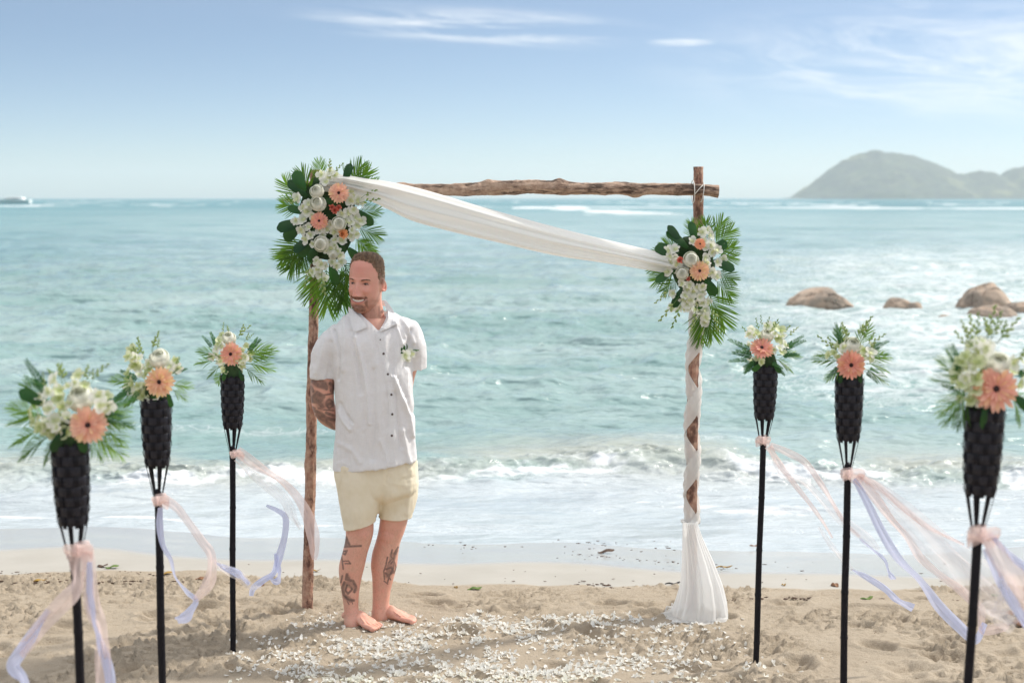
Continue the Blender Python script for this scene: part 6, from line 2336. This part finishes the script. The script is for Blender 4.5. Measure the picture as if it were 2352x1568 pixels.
def litter_leaf(mat, L, W, seed):
    V, U = petal_grid(L, W, 8, 5, -.25, .15, .2, .15)
    V[:, 0] -= L / 2; V[:, 1] += .12 * L * np.sin(V[:, 0] / L * 3 + seed)
    V[:, 2] += .004 * np.sin(V[:, 0] / L * 9 + seed)
    V2 = V.copy(); V2[:, 2] -= .0015
    n = len(V); mb = MB()
    f = grid_faces(8, 5).tolist()
    mb.add(np.concatenate([V, V2]), f + [[i + n for i in q[::-1]] for q in f])
    return mb.mesh('leaf', [mat])


def litter(name, x, y, mat, Lp, Wp, ang, label, cat='leaf'):
    g = G(x, y, -0.03)
    for _ in range(3):
        z = float(sand_z(np.array([g.x]), np.array([g.y]))[0]); g = G(x, y, z)
    k = pxs(g.y)
    me = litter_leaf(mat, Lp * k, Wp * k * 2.2, x * .1)
    o = obj(name, me, None, (g.x, g.y, z + .005)); o.rotation_euler = (R.uniform(-.1, .1), 0, ang)
    tag(o, label, cat)
    return o


litter('fallen_leaf', 258, 1304, M_GRN, 30, 9, .1, 'green leaf lying beside the front torch near the bare post')
litter('fallen_leaf', 236, 1301, M_WEED, 26, 8, -.2, 'dark dry leaf touching the green one behind the torches')
litter('fallen_leaf', 378, 1320, M_YEL, 36, 8, .1, 'yellow leaf right beside the pole of the middle torch')
litter('fallen_leaf', 462, 1331, M_BRN, 28, 10, -.05, 'reddish brown leaf between the two torches')
litter('fallen_leaf', 598, 1344, M_BRN, 16, 14, .4, 'curled dark brown leaf beside the farthest torch pole by the bare post')
litter('fallen_leaf', 90, 1336, M_YEL, 40, 7, 0, 'yellowish strip of leaf in the dark weed line')
litter('fallen_leaf', 724, 1312, M_YEL, 26, 5, 0, 'thin yellow leaf beside the bare arch post')
litter('fallen_leaf', 620, 1328, M_WEED, 24, 5, .1, 'small dark scrap of weed beyond the farthest torch')
litter('fallen_leaf', 1090, 1354, M_GRN, 34, 8, .15, 'bright green leaf on the sand beyond the bare feet')
litter('fallen_leaf', 1047, 1350, M_YEL, 8, 7, .3, 'tiny yellow leaf next to the bright green one')
litter('fallen_leaf', 1392, 1269, M_WEED, 40, 9, .05, 'dark olive strip of weed at the edge of the wet sand')
litter('fallen_leaf', 1800, 1490 - 200 - 6 + 60, M_YEL, 10, 5, 0, 'small yellow scrap beyond the farthest torch of the wrapped post')
litter('fallen_leaf', 1545, 1342, M_STK, 36, 6, 0, 'short black strip just beside the hem of the drape')
litter('fallen_leaf', 1660, 1305, M_YEL, 44, 4, 0, 'long thin yellow stalk behind the drape')
litter('fallen_leaf', 1990, 1376, M_GRN, 30, 7, .2, 'yellow green leaf at the start of the dry sand')
litter('fallen_leaf', 2062, 1380, M_BRN, 12, 10, .5, 'small brown leaf beside the middle torch')
litter('fallen_leaf', 2145, 1377, M_YEL, 26, 7, 0, 'orange leaf on the sand line beyond the ribbons')
litter('fallen_leaf', 1917, 1345, M_BRN, 16, 14, 0, 'round brown seed pod beside the middle torch pole')
litter('fallen_leaf', 2282, 1370, M_GRN, 24, 6, 0, 'small green leaf near the front torch of the wrapped post')
litter('fallen_leaf', 2388 - 70, 1410, M_BRN, 26, 14, .2, 'orange brown dry leaf near the picture edge')
litter('fallen_leaf', 1730, 1255, M_BRN, 22, 5, 0, 'small brown scrap on the wet sand behind the drape')
litter('fallen_leaf', 1884, 1253, M_GRN, 8, 10, 1.3, 'dark green scrap on the wet sand')
litter('white_shell', 1462, 1432 - 1, M_WHITE, 10, 8, 0, 'small white shell on the smooth damp sand', 'shell')
litter('white_shell', 2176, 1500 - 10, M_WHITE, 30, 12, .1, 'white shell beside a footprint', 'shell')

mb = MB()
Vs, Fs = ICO2[0], ICO2[1]


def weed(x, y, n, sx, sy, smin, smax):
    for i in range(n):
        px_ = NR.normal(x, sx); py_ = NR.normal(y, sy)
        g = G(px_, py_, -0.03)
        if g.y > float(shore_y(g.x)) - .05: continue
        z = float(sand_z(np.array([g.x]), np.array([g.y]))[0]); g = G(px_, py_, z)
        s = NR.uniform(smin, smax)
        V = Vs * np.array([s * NR.uniform(1, 3), s * NR.uniform(.6, 1.4), s * .45]) * (0.8 + .5 * NR.random((len(Vs), 1)))
        V = rotz(V, NR.uniform(-.5, .5)) + np.array([g.x, g.y, z + s * .2])
        mb.add(V, Fs)


for x in range(0, 420, 6): weed(x, 1336 + 3 * math.sin(x * .03), 3, 5, 2.2, .003, .007)
for x in range(0, 200, 8): weed(x, 1314 + x * .02, 1, 6, 1.5, .002, .005)
for x in range(280, 560, 8): weed(x, 1312 + (x - 280) * .11, 1, 6, 1.5, .002, .005)
for x in range(1330, 1440, 7): weed(x, 1340 + .18 * abs(x - 1350), 2, 6, 3, .003, .007)
for x in range(1540, 2352, 8): weed(x, 1376 + 2 * math.sin(x * .02), 2, 8, 3, .0025, .0075)
for x in range(1300, 1700, 10): weed(x, 1272 + (x - 1300) * .08, 1, 6, 1.5, .002, .005)
weed(1080, 1255, 14, 60, 5, .002, .006); weed(1330, 1250, 14, 50, 6, .002, .006); weed(1500, 1255, 10, 60, 8, .002, .007)
weed(1900, 1290, 30, 300, 25, .002, .005); weed(500, 1330, 40, 300, 14, .0015, .004); weed(1300, 1340, 40, 300, 20, .0015, .004)
weed(1200, 1480, 60, 700, 40, .0012, .003)
tag(obj('beach_debris', mb.mesh('beach_debris', [M_WEED])), 'dark specks and scraps of dried weed strewn along the beach', kind='stuff')
# low dark driftwood lump cut by the picture edge
g = G(2352, 1438, 0)
V, F = ICO3
V = V * np.array([.10, .06, .035]) * (0.75 + .5 * fbm(V[:, 0] * 2, V[:, 1] * 2, V[:, 2] * 2, 3)[:, None])
o = obj('driftwood_lump', mesh_from('driftwood_lump', V, F, True, [BARK]), None, (g.x + .06, g.y + .02, .015))
tag(o, 'dark lump of driftwood in the sand at the picture edge', 'driftwood')
